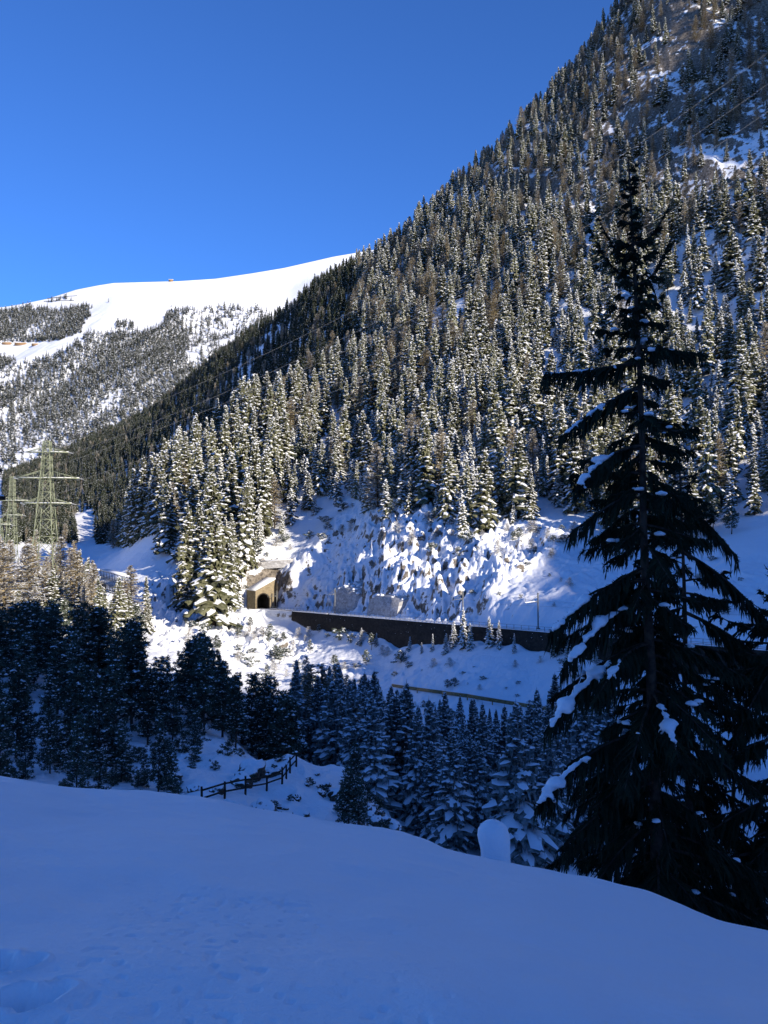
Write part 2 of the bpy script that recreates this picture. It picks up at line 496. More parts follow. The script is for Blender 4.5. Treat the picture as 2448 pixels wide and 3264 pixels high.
# ---- the far mountain
RIDGE = [(-600,1010),(-250,990),(0,972),(60,962),(140,945),(230,916),(300,902),(350,894),(450,891),(560,888),(680,880),(800,862),(900,845),(1000,822),(1060,808),(1130,796),(1250,775),(1400,770),(2000,800)]
MT_D0, MT_D1 = 1500.0, 3000.0
def mountain_z(x, y):
    a = x / y
    px = 1224 + F * a
    ry = np.interp(px, [p for p, _ in RIDGE], [q for _, q in RIDGE])
    zr = -(ry - YH) / F * MT_D1 * 1.002
    zf = -(1600 - YH) / F * MT_D0
    s = (y - MT_D0) / (MT_D1 - MT_D0)
    s2 = np.clip(s, 0, 1)
    prof = s2 ** 1.08
    z = zf + (zr - zf) * prof
    amp = np.clip(s2 * (1 - s2) * 4, 0, 1)
    z = z + amp * (42 * fbm(x / 420, y / 700, 3, 51) * 0.8 + 34 * (0.5 - np.abs(noise2((x - 0.25 * y) / 190, y / 900, 57))) + 9 * fbm(x / 60, y / 90, 3, 59) * (1 - smooth(s2, 0.72, 0.9)))
    # the smooth bowl below the right end of the crest
    z = z - 30 * np.exp(-((px - 900) / 90) ** 2) * smooth(s2, 0.6, 0.8) * (1 - smooth(s2, 0.9, 1.0))
    z = np.where(s > 1, zr - (s - 1) * 900, z)
    z = np.where(s < 0, zf + s * 300, z)
    return z
def build_mountain():
    A = np.linspace(-0.75, 0.3, 420)
    D = np.linspace(1350, 3300, 330)
    D = np.sort(np.append(D, MT_D1))
    AA, DD = np.meshgrid(A, D)
    X, Y = AA * DD, DD
    Z = mountain_z(X, Y)
    me = mesh_np("mountain", np.stack([X, Y, Z], -1).reshape(-1, 3), [grid_faces(len(D), len(A))], [M["far_snow"]], None, True)
    o = link(bpy.data.objects.new("mountain", me))
    tag(o, "far mountain with a smooth white snow ridge over forest", kind="structure")
build_mountain()

# ---- the near snow bank
LAWN = {
 -400: [(1.2,5200),(2.85,3264),(4.2,2880),(6.5,2600),(9.5,2440),(13,2560),(15,2900)],
 0:    [(1.2,5200),(2.85,3264),(4.2,2890),(6.5,2630),(10,2488),(13,2580),(15,2950)],
 300:  [(1.2,5200),(2.85,3264),(4.2,2900),(6.5,2660),(10.5,2540),(13.5,2650),(15,3000)],
 560:  [(1.2,5200),(2.85,3264),(4.2,2910),(6.5,2680),(10.5,2554),(13.5,2660),(15,3000)],
 850:  [(1.2,5200),(2.85,3264),(4.2,2930),(6.5,2715),(10.8,2592),(13.5,2700),(15,3050)],
 1130: [(1.2,5200),(2.85,3264),(4.2,2950),(6.5,2750),(11,2638),(13.5,2740),(15,3050)],
 1300: [(1.2,5200),(2.85,3264),(4.2,2965),(6.5,2780),(11,2660),(13.5,2790),(15,3080)],
 1450: [(1.2,5200),(2.85,3264),(4.2,2985),(6.5,2810),(11,2722),(13.5,2850),(15,3120)],
 1640: [(1.2,5200),(2.85,3270),(4.2,3010),(6.5,2850),(11,2760),(13.5,2890),(15,3160)],
 1830: [(1.2,5200),(2.85,3280),(4.2,3040),(6.5,2895),(10.8,2800),(13.5,2940),(15,3200)],
 2120: [(1.2,5200),(2.85,3300),(4.2,3080),(6.5,2955),(10.2,2874),(13,3020),(15,3280)],
 2250: [(1.2,5200),(2.85,3310),(4.2,3110),(6.5,2990),(9.8,2926),(12.5,3080),(15,3350)],
 2448: [(1.2,5200),(2.85,3330),(4.2,3150),(6.5,3040),(9.5,2978),(12.5,3140),(15,3400)],
 2850: [(1.2,5200),(2.85,3370),(4.2,3220),(6.5,3130),(9.2,3080),(12.5,3240),(15,3480)],
}
LAWN_T = TPS([((px - 1224) / F, d, q_of(py)) for px, pr in LAWN.items() for d, py in pr], 1e-4)
PRINTS = [(60,3075,0.06,0.085,0.5), (0,3140,0.06,0.09,0.9), (135,3200,0.06,0.10,0.6), (-60,3060,0.08,0.12,0.4), (40,3250,0.06,0.09,0.5)]
def lawn_z(x, y, detail=True):
    x = np.asarray(x, float); y = np.asarray(y, float)
    yy = np.clip(y, 1.2, 15.0)
    a = np.clip(x / yy, -0.62, 0.62)
    z = -LAWN_T(a, yy) * yy
    z = np.where(y < 1.2, -LAWN_T(np.clip(x / 1.2, -.62, .62), 1.2 + 0 * x) * 1.2, z)
    z = z - np.clip(np.abs(x / yy) - 0.62, 0, 9) * yy * np.where(x > 0, 0.30, -0.06)
    if detail:
        z = z + 0.05 * fbm(x / 1.3, y / 1.1, 3, 71) + 0.02 * fbm(x / 0.45, y / 0.6, 2, 75)
        pit = np.clip(noise2(x / 0.045, y / 0.045, 81) - 0.4, 0, 1) * smooth(noise2(x / 0.9 + 3, y / 0.9, 83), 0.05, 0.7)
        z = z - 0.022 * pit * (1 - smooth(y, 4.5, 7))
        for px, py, rx, ry, ro in PRINTS:
            c = W(px, py, 1.0); 
            d = 3.3 if py < 3120 else 3.0
            for _ in range(6):
                cz = -LAWN_T(np.array([c[0]]), np.array([d]))[0]
                d *= (cz / c[2]) ** -1 if False else 1.0
            cx, cy = c[0] * d, d
            dx, dy = x - cx, y - cy
            u = dx * math.cos(ro) - dy * math.sin(ro); v = dx * math.sin(ro) + dy * math.cos(ro)
            rr = (u / rx) ** 2 + (v / ry) ** 2 + 0.35 * noise2(x / 0.06, y / 0.06, 88)
            z = z - 0.055 * (1 - smooth(rr, 0.3, 1.2)) + 0.012 * np.exp(-((rr - 1.9) / 0.6) ** 2)
    return z
def build_lawn():
    A = np.concatenate([-np.geomspace(0.5, 6, 30)[::-1], np.linspace(-0.495, 0.495, 520), np.geomspace(0.5, 6, 30)])
    D = np.geomspace(1.2, 15.0, 520)
    AA, DD = np.meshgrid(A, D)
    X, Y = AA * DD, DD
    Z = lawn_z(X, Y)
    n0 = grid_faces(len(D), len(A))
    V = np.stack([X, Y, Z], -1).reshape(-1, 3)
    # the same ground carried back behind the viewer, up to the foot of the hill there
    yb = np.array([-260, -120, -50, -20, -8, -3, -1, 0.4])
    xb = A * 1.2
    X2, Y2 = np.meshgrid(xb, yb)
    X2 = X2 * (1 + np.abs(Y2 - 1.2) * 0.55)
    Z2 = Z[0][None] + 0.0 * X2 + np.clip(-Y2 - 20, 0, 999) * 0.12
    V2 = np.stack([X2, Y2, Z2], -1).reshape(-1, 3)
    V = np.concatenate([V2, V])
    me = mesh_np("ground", V, [grid_faces(len(D) + len(yb), len(A))], [M["lawn_snow"]], None, True)
    o = link(bpy.data.objects.new("ground", me))
    tag(o, "smooth shaded snow in front falling away to the right", kind="structure")
build_lawn()
# ---- the hill behind and to the right, unseen: added, crest shaped so its shadow covers the near valley
HX = np.array([-math.cos(SUN_AZ), math.sin(SUN_AZ)]); HU = np.array([math.sin(SUN_AZ), math.cos(SUN_AZ)])
CREST = [(-700, 37), (0, 40), (52, 45), (69, 46), (82, 38), (98, 29), (113, 22), (130, 22), (147, 22), (161, 27), (169, 29), (173, 30), (178, 33), (185, 38), (192, 43), (200, 50), (208, 53), (217, 51),
         (231, 44), (239, 37), (250, 26), (276, 12), (385, 0), (438, 20), (454, 140), (466, 275), (474, 335), (502, 378), (555, 425), (760, 455)]  # high right end of the crest added to shade the upper crags
def build_shade_hill():
    L = 350.0
    U = np.concatenate([np.arange(-700, 60, 12.0), np.arange(60, 300, 2.0), np.arange(300, 760, 5.0)])
    S = np.array([-900, -700, -560, -460, -400, -370, -355, -350, -345, -330, -290, -230, -160, -110, -70.0])
    UU, SS = np.meshgrid(U, S)
    v = np.interp(UU, [c[0] for c in CREST], [c[1] for c in CREST]) + 2.0 * noise2(UU / 4.0, UU * 0 + 3, 5) + 1.2 * noise2(UU / 1.9, UU * 0 + 8, 6)
    zc = (v + L * math.sin(SUN_EL)) / math.cos(SUN_EL)
    f = np.where(SS < -L, np.exp(-((SS + L) / 420.0) ** 2), np.clip(1 - (SS + L) / (L - 70.0), 0, 1) ** 1.15)
    Z = -8 + (zc + 8) * f
    X = HU[0] * UU + HX[0] * SS; Y = HU[1] * UU + HX[1] * SS
    me = mesh_np("hill", np.stack([X, Y, Z], -1).reshape(-1, 3), [grid_faces(len(S), len(U))], [M["hill_snow"]], None, True)
    tag(link(bpy.data.objects.new("hill", me)), "high snowy hill behind the viewer that shades the near valley", kind="structure")
build_shade_hill()
# ------------------------------------------------------------------ trees
OCT_V = np.array([[1, 0, 0], [0, 1, 0], [-1, 0, 0], [0, -1, 0], [0, 0, 1], [0, 0, -0.6]], float)
OCT_F = np.array([[0, 1, 4], [1, 2, 4], [2, 3, 4], [3, 0, 4], [1, 0, 5], [2, 1, 5], [3, 2, 5], [0, 3, 5]])
def blob(mb, c, r, rz, rng, m):
    a = rng.uniform(0, 6.28)
    V = OCT_V * (1 + rng.uniform(-0.25, 0.25, (6, 1)))
    V = np.stack([V[:, 0] * math.cos(a) - V[:, 1] * math.sin(a), V[:, 0] * math.sin(a) + V[:, 1] * math.cos(a), V[:, 2]], -1)
    mb.add(V * (r, r, rz) + c, OCT_F, m)

ICO = None
def ico():
    global ICO
    if ICO is None:
        import bmesh
        bm = bmesh.new(); bmesh.ops.create_icosphere(bm, subdivisions=2, radius=1.0)
        ICO = (np.array([v.co[:] for v in bm.verts]), np.array([[v.index for v in f.verts] for f in bm.faces]))
        bm.free()
    return ICO
def lump(mb, c, r, m, rng):
    V, Fs = ico()
    V = V * (1 + 0.16 * rng.standard_normal((len(V), 1)) * 0.6)
    V = V.copy(); V[:, 2] = np.where(V[:, 2] < 0, V[:, 2] * 0.55, V[:, 2])
    mb.add(V * r + c, Fs, m)

def spruce_crown(seed, H, R, nb, K=4, snow=0.5, lumps=0.8, hang=1.0, bare=0.06, lump_r=0.3, power=0.8):
    """needles = material 0, snow = 1"""
    rng = np.random.default_rng(seed)
    mb = MB()
    lop = rng.uniform(0, 6.28)
    for i in range(nb):
        t = (i + rng.uniform(0, 1)) / nb
        t = t ** 0.92
        h = H * (bare + (0.985 - bare) * t)
        az = rng.uniform(0, 6.2832)
        L = (R * (1 - t) ** power * rng.uniform(0.42, 1.25) * (1 + 0.12 * math.cos(az - lop)) + 0.02 * H * 0.5)
        up = -0.10 + 0.75 * t ** 1.5 + rng.uniform(-0.1, 0.1)
        dr = 0.50 - 0.30 * t + rng.uniform(-0.08, 0.12)
        s = np.linspace(0.08, 1.0, K + 1)
        ca, sa = math.cos(az), math.sin(az)
        r = L * s
        z = h + L * (up * s - dr * s * s)
        C = np.stack([ca * r, sa * r, z], -1)
        side = np.array([-sa, ca, 0])
        w = L * 0.30 * (1.05 - s) ** 0.7 * (0.5 + 0.9 * np.minimum(s * 3, 1)) + 0.05
        wl = w * rng.uniform(0.55, 1.35, K + 1); wr = w * rng.uniform(0.55, 1.35, K + 1)
        Lf = C + side * wl[:, None]; Lf[:, 2] -= wl * rng.uniform(0.4, 0.9)
        Rt = C - side * wr[:, None]; Rt[:, 2] -= wr * rng.uniform(0.4, 0.9)
        V = np.concatenate([C, Lf, Rt])
        k = np.arange(K)
        n = K + 1
        q = np.concatenate([np.stack([k, k + 1, n + k + 1, n + k], -1), np.stack([k + 1, k, 2 * n + k, 2 * n + k + 1], -1)])
        mb.add(V, q, 0)
        # hanging twigs
        if hang:
            for E in (Lf, Rt, C):
                j = rng.integers(0, K, max(1, int(2 * hang)))
                P0 = E[j]; P1 = E[j + 1]
                D = (P0 + P1) / 2; D[:, 2] -= rng.uniform(0.25, 0.6, len(j)) * (0.5 + 0.25 * R) * hang
                D[:, :2] += rng.uniform(-0.15, 0.15, (len(j), 2))
                V = np.stack([P0, P1, D], 1).reshape(-1, 3)
                mb.add(V, np.arange(len(V)).reshape(-1, 3), 0)
        # snow resting on the spray
        on = rng.uniform(0, 1, K) < snow
        th = 0.05 + 0.03 * R
        C2 = C + (0, 0, th); L2 = C2 + (Lf - C) * 0.72; R2 = C2 + (Rt - C) * 0.72
        V = np.concatenate([C2, L2, R2])
        kk = k[on]
        if len(kk):
            q = np.concatenate([np.stack([kk, kk + 1, n + kk + 1, n + kk], -1), np.stack([kk + 1, kk, 2 * n + kk, 2 * n + kk + 1], -1)])
            mb.add(V, q, 1)
        for _ in range(rng.poisson(lumps)):
            u = rng.uniform(0.35, 1.02)
            c = np.array([np.interp(u, s, C[:, q]) for q in range(3)]) + side * rng.uniform(-0.6, 0.6) * np.interp(u, s, w)
            rr = lump_r * rng.uniform(0.5, 1.35) * (0.55 + 0.6 * (1 - t))
            blob(mb, c + (0, 0, 0.04), rr, rr * 0.55, rng, 1)
    # leader
    V = np.array([[-.06, 0, H * 0.95], [.06, 0, H * 0.95], [0, 0, H * 1.02], [0, -.06, H * 0.95], [0, .06, H * 0.95]])
    mb.add(V, [[0, 1, 2], [3, 4, 2]], 0)
    return mb

def trunk_mb(H, r0, bend=0.0, top=0.97, n=7, seed=0):
    rng = np.random.default_rng(seed)
    mb = MB()
    s = np.linspace(0, 1, 9)
    P = np.stack([bend * np.sin(s * 2.2) + 0.003 * H * rng.standard_normal(9), bend * 0.6 * s * s, -0.6 + (H * top + 0.6) * s], -1)
    mb.tube(P, r0 * (1 - 0.93 * s) + 0.25 * r0 * np.exp(-s * 18), n, 0)
    return mb

def larch_crown(seed, H, R, nb, twigs=12, snow=0.6, bare=0.12, width=0.09):
    """bare twigs = 0, snow = 1"""
    rng = np.random.default_rng(seed)
    mb = MB()
    K = 4
    for i in range(nb):
        t = ((i + rng.uniform(0, 1)) / nb) ** 0.9
        h = H * (bare + (0.98 - bare) * t)
        az = rng.uniform(0, 6.2832)
        L = R * (1 - t) ** 0.72 * rng.uniform(0.6, 1.2) + 0.25
        up = 0.05 + 0.5 * t + rng.uniform(-0.12, 0.12)
        dr = 0.55 - 0.35 * t
        s = np.linspace(0.0, 1.0, K + 1)
        ca, sa = math.cos(az), math.sin(az)
        z = h + L * (up * s - dr * s * s + 0.22 * s ** 3)
        C = np.stack([ca * L * s, sa * L * s, z], -1)
        side = np.array([-sa, ca, 0])
        w = width * (1.1 - s)
        k = np.arange(K); n = K + 1
        for e in (side, np.array([0, 0, 1.0])):
            V = np.concatenate([C + e * w[:, None], C - e * w[:, None]])
            mb.add(V, np.stack([k, k + 1, n + k + 1, n + k], -1), 0)
        u = rng.uniform(0.15, 1.0, twigs)
        P = np.stack([np.interp(u, s, C[:, q]) for q in range(3)], -1)
        ln = rng.uniform(0.3, 0.85, twigs) * (0.45 + 0.18 * R) * (1.25 - 0.6 * t)
        dirs = side * rng.choice([-1, 1], twigs)[:, None] * rng.uniform(0.4, 1, twigs)[:, None] + np.array([ca, sa, 0]) * rng.uniform(0.1, 0.9, twigs)[:, None]
        dirs = dirs + np.array([0, 0, 1.0]) * rng.uniform(-0.75, 0.25, twigs)[:, None]
        T = P + dirs * ln[:, None]
        wv = np.array([ca, sa, 0.3]) * width * 0.75
        V = np.stack([P - wv, P + wv, T], 1).reshape(-1, 3)
        mb.add(V, np.arange(len(V)).reshape(-1, 3), 0)
        # snow along the branch
        on = rng.uniform(0, 1, K) < snow
        if on.any():
            kk = k[on]
            w2 = width * 1.5
            C2 = C + (0, 0, width * 1.3)
            V = np.concatenate([C2 + side * w2 - (0, 0, 0.05), C2, C2 - side * w2 - (0, 0, 0.05)])
            mb.add(V, np.concatenate([np.stack([kk, kk + 1, n + kk + 1, n + kk], -1), np.stack([n + kk, n + kk + 1, 2 * n + kk + 1, 2 * n + kk], -1)]), 1)
        m = rng.uniform(0, 1, twigs) < snow * 0.45
        if m.any():
            P2 = P[m] + (0, 0, 0.05); T2 = T[m] + (0, 0, 0.04)
            V = np.stack([P2 - wv * 0.9, P2 + wv * 0.9, T2], 1).reshape(-1, 3)
            mb.add(V, np.arange(len(V)).reshape(-1, 3), 1)
    return mb

def pine_crown(seed, H, R, nl=26, tufts=26, bare=0.3, snow=0.5, lump_r=0.34, tuft_l=0.42, lumps=2.0, conic=False):
    """clumps of needles on spreading limbs; needles = 0, snow = 1, bark = 2"""
    rng = np.random.default_rng(seed)
    mb = MB()
    for i in range(nl):
        t = (i + rng.uniform(0, 1)) / nl
        h = H * (bare + (0.96 - bare) * t)
        az = i * 2.4 + rng.uniform(-0.5, 0.5)
        L = R * (1 - (abs(t - 0.3) / 0.75) ** 1.8) * rng.uniform(0.55, 1.15) + 0.2
        if conic: L = R * (1 - 0.93 * t) ** 0.75 * rng.uniform(0.5, 1.2) + 0.15
        ca, sa = math.cos(az), math.sin(az)
        rise = rng.uniform(-0.15, 0.35) + 0.25 * t
        tip = np.array([ca * L, sa * L, h + L * rise])
        mb.tube([(0, 0, h), tip * (0.5, 0.5, 0) + (0, 0, h + 0.2 * L * rise), tip], [0.05, 0.04, 0.02], 3, 2, False)
        nc = 2 + int(L / 0.7)
        for _ in range(nc):
            u = rng.uniform(0.4, 1.05)
            c = np.array([ca * L * u, sa * L * u, h + L * rise * u]) + rng.normal(0, 0.25, 3) * (0.5 + 0.25 * R) * (1, 1, 0.6)
            rr = rng.uniform(0.35, 0.8) * (0.35 + 0.22 * R) * (0.75 if conic else 1)
            nT = tufts
            o = rng.normal(0, 1, (nT, 3)); o /= np.linalg.norm(o, axis=1)[:, None]
            o[:, 2] = o[:, 2] * 0.65 + 0.1
            P = c + o * rr * rng.uniform(0.2, 0.9, (nT, 1))
            d = o + rng.normal(0, 0.45, (nT, 3)); d[:, 2] += 0.25
            d /= np.linalg.norm(d, axis=1)[:, None]
            sd = np.cross(d, rng.normal(0, 1, (nT, 3))); sd /= np.linalg.norm(sd, axis=1)[:, None] + 1e-6
            ln = tuft_l * rng.uniform(0.6, 1.3, (nT, 1))
            V = np.stack([P - sd * ln * 0.22, P + sd * ln * 0.22, P + d * ln], 1).reshape(-1, 3)
            mb.add(V, np.arange(len(V)).reshape(-1, 3), 0)
            for _ in range(rng.poisson(lumps * snow)):
                a2 = rng.uniform(0, 6.28); q = rng.uniform(0, 0.8) * rr
                r2 = lump_r * rng.uniform(0.5, 1.4) * min(1.0, rr * 1.3)
                blob(mb, c + (math.cos(a2) * q, math.sin(a2) * q, rr * 0.5 * rng.uniform(0.3, 1.0)), r2, r2 * 0.6, rng, 1)
    return mb

NEEDLES = [M["needle"], M["tree_snow"], M["bark"]]
PINES = [M["pine_needle"], M["tree_snow"], M["bark"]]
TWIGS = [M["larch_twig"], M["tree_snow"], M["bark"]]

class Proto:
    """one tree shape: a crown mesh, a trunk mesh and the two as a single mesh for small copies"""
    def __init__(self, kind, H, crown, trunk, mats):
        self.kind, self.H = kind, H
        self.crown = crown.mesh(kind + "_crown", mats)
        self.trunk = trunk.mesh(kind + "_trunk", [M["bark"]], True)
        both = MB()
        for f, m, in zip(crown.f, crown.m): pass
        both.v = crown.v + [v for v in trunk.v]
        both.f = crown.f + [f + crown.n for f in trunk.f]
        both.m = crown.m + [2] * len(trunk.f)
        self.single = both.mesh(kind, mats)
        self.src = bpy.data.objects.new(kind + "_source", self.single)     # never linked: shape for instancing

PROTO = {}
def make_protos():
    PROTO["spruce"] = [Proto("spruce", 18, spruce_crown(100 + i, 18, r, 190, 3, sn, lu, 1.0, 0.07, 0.34), trunk_mb(18, 0.24), NEEDLES)
                       for i, (r, sn, lu) in enumerate([(2.6, 0.50, 1.3), (2.9, 0.40, 1.6), (2.3, 0.55, 1.2), (2.8, 0.62, 1.7), (2.5, 0.35, 1.2), (3.1, 0.5, 1.8)])]
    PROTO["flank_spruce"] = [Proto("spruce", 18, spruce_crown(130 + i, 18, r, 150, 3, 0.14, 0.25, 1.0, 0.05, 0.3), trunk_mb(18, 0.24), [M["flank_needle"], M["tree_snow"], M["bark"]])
                       for i, r in enumerate([2.8, 3.2, 2.5])]  # dark needles and little snow make the flank read as shaded
    PROTO["white_spruce"] = [Proto("spruce", 13, spruce_crown(140 + i, 13, r, 170, 3, 0.8, 1.5, 0.7, 0.04, 0.42), trunk_mb(13, 0.2), NEEDLES)
                       for i, r in enumerate([2.0, 2.4, 1.8])]
    PROTO["valley_spruce"] = [Proto("spruce", 16, spruce_crown(160 + i, 16, r, 330, 5, sn, 0.5, 1.3, 0.05, 0.26, 0.9), trunk_mb(16, 0.22), [M['frost_needle'], M['tree_snow'], M['bark']])
                       for i, (r, sn) in enumerate([(3.2, 0.78), (2.6, 0.85), (3.7, 0.7), (2.9, 0.9)])]
    PROTO["larch"] = [Proto("larch", 17, larch_crown(200 + i, 17, r, 165, 16, sn), trunk_mb(17, 0.2, 0.15), TWIGS)
                       for i, (r, sn) in enumerate([(3.2, 0.4), (2.8, 0.25), (3.6, 0.55), (3.0, 0.7)])]
    PROTO["pine"] = [Proto("pine", 11, pine_crown(240 + i, 11, r, 30, 30, b, sn), trunk_mb(11, 0.18, 0.25, 0.93), PINES)
                       for i, (r, b, sn) in enumerate([(2.2, 0.25, 0.7), (2.0, 0.35, 0.9), (2.5, 0.2, 1.1)])]
    PROTO["dark_pine"] = [Proto("pine", 12, pine_crown(260 + i, 12, r, 44, 34, b, sn, 0.32, 0.36, 2.2, True), trunk_mb(12, 0.16, 0.2, 0.95), PINES)
                       for i, (r, b, sn) in enumerate([(2.3, 0.12, 0.8), (2.0, 0.22, 1.1), (2.5, 0.06, 0.9), (2.1, 0.04, 1.6)])]
    PROTO["shrub"] = [Proto("shrub", 3, pine_crown(280 + i, 3 - 0.5 * i, 1.5 + 0.3 * i, 12, 26, 0.02, 1.2, 0.36, 0.3, 2.0), trunk_mb(2.4, 0.07, 0.1, 0.8), PINES) for i in range(3)]
    PROTO["shrub"] += [Proto("shrub", 3, larch_crown(285 + i, 3.2, 1.9, 60, 12, 0.8, 0.02, 0.035), trunk_mb(2.6, 0.05, 0.1, 0.8), TWIGS) for i in range(3)]
    PROTO["dark_shrub"] = [Proto("shrub", 3, pine_crown(290 + i, 3, 1.2, 16, 30, 0.02, 0.35, 0.2, 0.26, 1.4), trunk_mb(3, 0.05, 0.1, 0.8), PINES) for i in range(3)]
    PROTO["frost_pine"] = [Proto("pine", 11, spruce_crown(300, 11, 3.2, 900, 7, 0.7, 0.9, 0.6, 0.02, 0.2), trunk_mb(11, 0.16), NEEDLES)]
make_protos()

TREES = []      # dicts: kind, proto list, base, scale, label key
RNG = np.random.default_rng(7)
def scatter(x0, x1, y0, y1, step):
    nx, ny = int((x1 - x0) / step), int((y1 - y0) / step)
    i, j = np.meshgrid(np.arange(nx), np.arange(ny))
    x = x0 + (i + 0.5 + 0.5 * (j % 2) + RNG.uniform(-0.42, 0.42, i.shape)) * step
    y = y0 + (j + 0.5 + RNG.uniform(-0.42, 0.42, i.shape)) * step
    return x.ravel(), y.ravel()
def add_tree(kind, x, y, s, key, dz=-0.15, rz=None, var=None):
    TREES.append(dict(kind=kind, var=int(RNG.integers(0, 99)) if var is None else var, p=(float(x), float(y), float(gz(x, y)[0]) + dz), s=float(s), w=float(s * RNG.uniform(0.82, 1.4)),
                      rz=float(RNG.uniform(0, 6.28)) if rz is None else rz, tilt=RNG.normal(0, 0.02, 2), key=key))

# -- the main hillside
TREE_SLOPE = [(300,1760),(420,1740),(480,1705),(560,1800),(600,1960),(660,2020),(760,1950),(785,1830),(880,1720),(1000,1650),(1120,1600),(1200,1660),(1300,1640),(1400,1660),(1480,1715),(1560,1700),(1700,1675),
              (1900,1640),(2000,1720),(2200,1780),(2448,1830),(3100,1900),(3100,-900),(1700,-900),(1100,760),(860,1180),(640,1400),(480,1560)]
CRAGS = [(1840,-50),(2700,-50),(2600,640),(2250,690),(2040,610),(1900,470)]
GAPS = [[(1020,1320),(1110,1320),(1080,1450),(1010,1470)], [(1350,1030),(1480,1000),(1500,1110),(1380,1120)], [(2080,560),(2448,420),(2448,560),(2150,680)]]
SNOWY = [(540,1640),(700,1500),(900,1440),(1100,1380),(1300,1280),(1500,1150),(1800,950),(2200,800),(2700,700),(2700,1950),(1900,1750),(1500,1750),(1100,1700),(800,1950),(560,2050)]
x, y = scatter(-190, 420, 225, 720, 5.8)
z = gz(x, y)
px, py = pix(np.stack([x, y, z], -1))
ok = in_poly(px, py, TREE_SLOPE) & (px > 250) & (px < 2800)
dens = np.where(in_poly(px, py, CRAGS), 0.6, 0.92)
for g in GAPS: dens = np.where(in_poly(px, py, g), 0.12, dens)
dens = dens * (0.55 + 0.65 * smooth(noise2(x / 24, y / 24, 91), -0.5, 0.25))
behind = (px < 1130) & (y > 445 + (px - 480) * 0.12) & (py < 1700)      # the shaded flank, planted as a forest below
ok &= ~behind & (RNG.uniform(0, 1, x.shape) < dens)
sn = in_poly(px, py, SNOWY)
for X, Y, PX, PY, S in zip(x[ok], y[ok], px[ok], py[ok], sn[ok]):
    u = RNG.uniform()
    lar = 0.29 if not S else 0.10
    if PY < 700: lar = 0.36
    if S and u < 0.46:
        add_tree("white_spruce", X, Y, RNG.uniform(0.6, 1.45), "slope_low")
    elif S and u < 0.58:
        add_tree("pine", X, Y, RNG.uniform(0.5, 1.25), "slope_low")
    elif RNG.uniform() < lar:
        add_tree("larch", X, Y, RNG.uniform(0.9, 1.6) * (0.76 if PY < 700 else 1) * (0.95 if Y > 500 else 1), "slope")
    else:
        add_tree("spruce", X, Y, (0.6 + 1.2 * RNG.uniform() ** 0.8) * (0.74 if PY < 700 else 1) * (0.9 if Y > 500 else 1) * (1.25 if (PX < 900 and PY > 1350) else 1), "slope")

# -- the shaded flank behind, down to the upper valley
x, y = scatter(-620, 60, 400, 1500, 6.0)
z = gz(x, y)
px, py = pix(np.stack([x, y, z], -1))
ok = (px > 10) & (px < 1190) & (y > 445 + (px - 480) * 0.12) & (py < 1735)
clear = in_poly(px, py, [(240,1640),(300,1620),(310,1760),(240,1800)])
streak = in_poly(px, py, [(720,1230),(860,1010),(960,930),(1010,930),(900,1080),(780,1250)])
ok &= ~clear & (RNG.uniform(0, 1, x.shape) < np.where(streak, 0.4, 0.97))
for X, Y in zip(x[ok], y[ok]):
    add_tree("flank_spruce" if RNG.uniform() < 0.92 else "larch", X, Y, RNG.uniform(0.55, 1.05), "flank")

# -- the grove round the pylons, in the sun
x, y = scatter(-175, -66, 205, 320, 6.0)
z = gz(x, y)
px, py = pix(np.stack([x, y, z], -1))
ok = (px > -150) & (px < 470) & (y > 212) & (RNG.uniform(0, 1, x.shape) < 0.68) & ~((px > 300) & (y > 262))
for X, Y in zip(x[ok], y[ok]):
    u = RNG.uniform()
    PX = 1224 + F * X / Y
    if u < 0.46: add_tree("larch", X, Y, RNG.uniform(0.8, 1.3) * (1.1 if PX < 250 else 0.85), "grove")
    elif u < 0.8: add_tree("spruce", X, Y, RNG.uniform(0.55, 1.0), "grove")
    else: add_tree("pine", X, Y, RNG.uniform(0.7, 1.15), "grove")

# -- the dark pines on the knoll
x, y = scatter(-75, 2, 54, 150, 4.3)
z = gz(x, y)
px, py = pix(np.stack([x, y, z], -1))
lim = np.interp(px, [-200, 300, 500, 700, 850, 1000], [60, 62, 66, 86, 92, 110])
ok = (px > -190) & (px < 930) & (y > lim) & (RNG.uniform(0, 1, x.shape) < np.where(y < 92, 0.42, 0.85) * (0.45 + 0.65 * smooth(noise2(x / 11, y / 11, 93), -0.45, 0.1))) & ~((px > 560) & (px < 1010) & (y < 79)) & (y < np.interp(px, [0, 500, 900], [140, 132, 140]))
for X, Y in zip(x[ok], y[ok]):
    PX = 1224 + F * X / Y
    top = np.interp(PX, [-100, 0, 330, 430, 480, 560, 640, 720, 830], [1880, 1900, 1920, 1950, 2020, 2060, 2000, 2060, 2150]) + RNG.uniform(-15, 170) * RNG.uniform()
    hh = (float(gz(X, Y)[0]) - (-(top - YH) / F * Y)) * -1
    s = np.clip(hh / 12.0, 0.35, 1.15)
    if Y < 92: s = RNG.uniform(0.35, 0.75)
    add_tree("dark_pine", X, Y, s, "knoll")

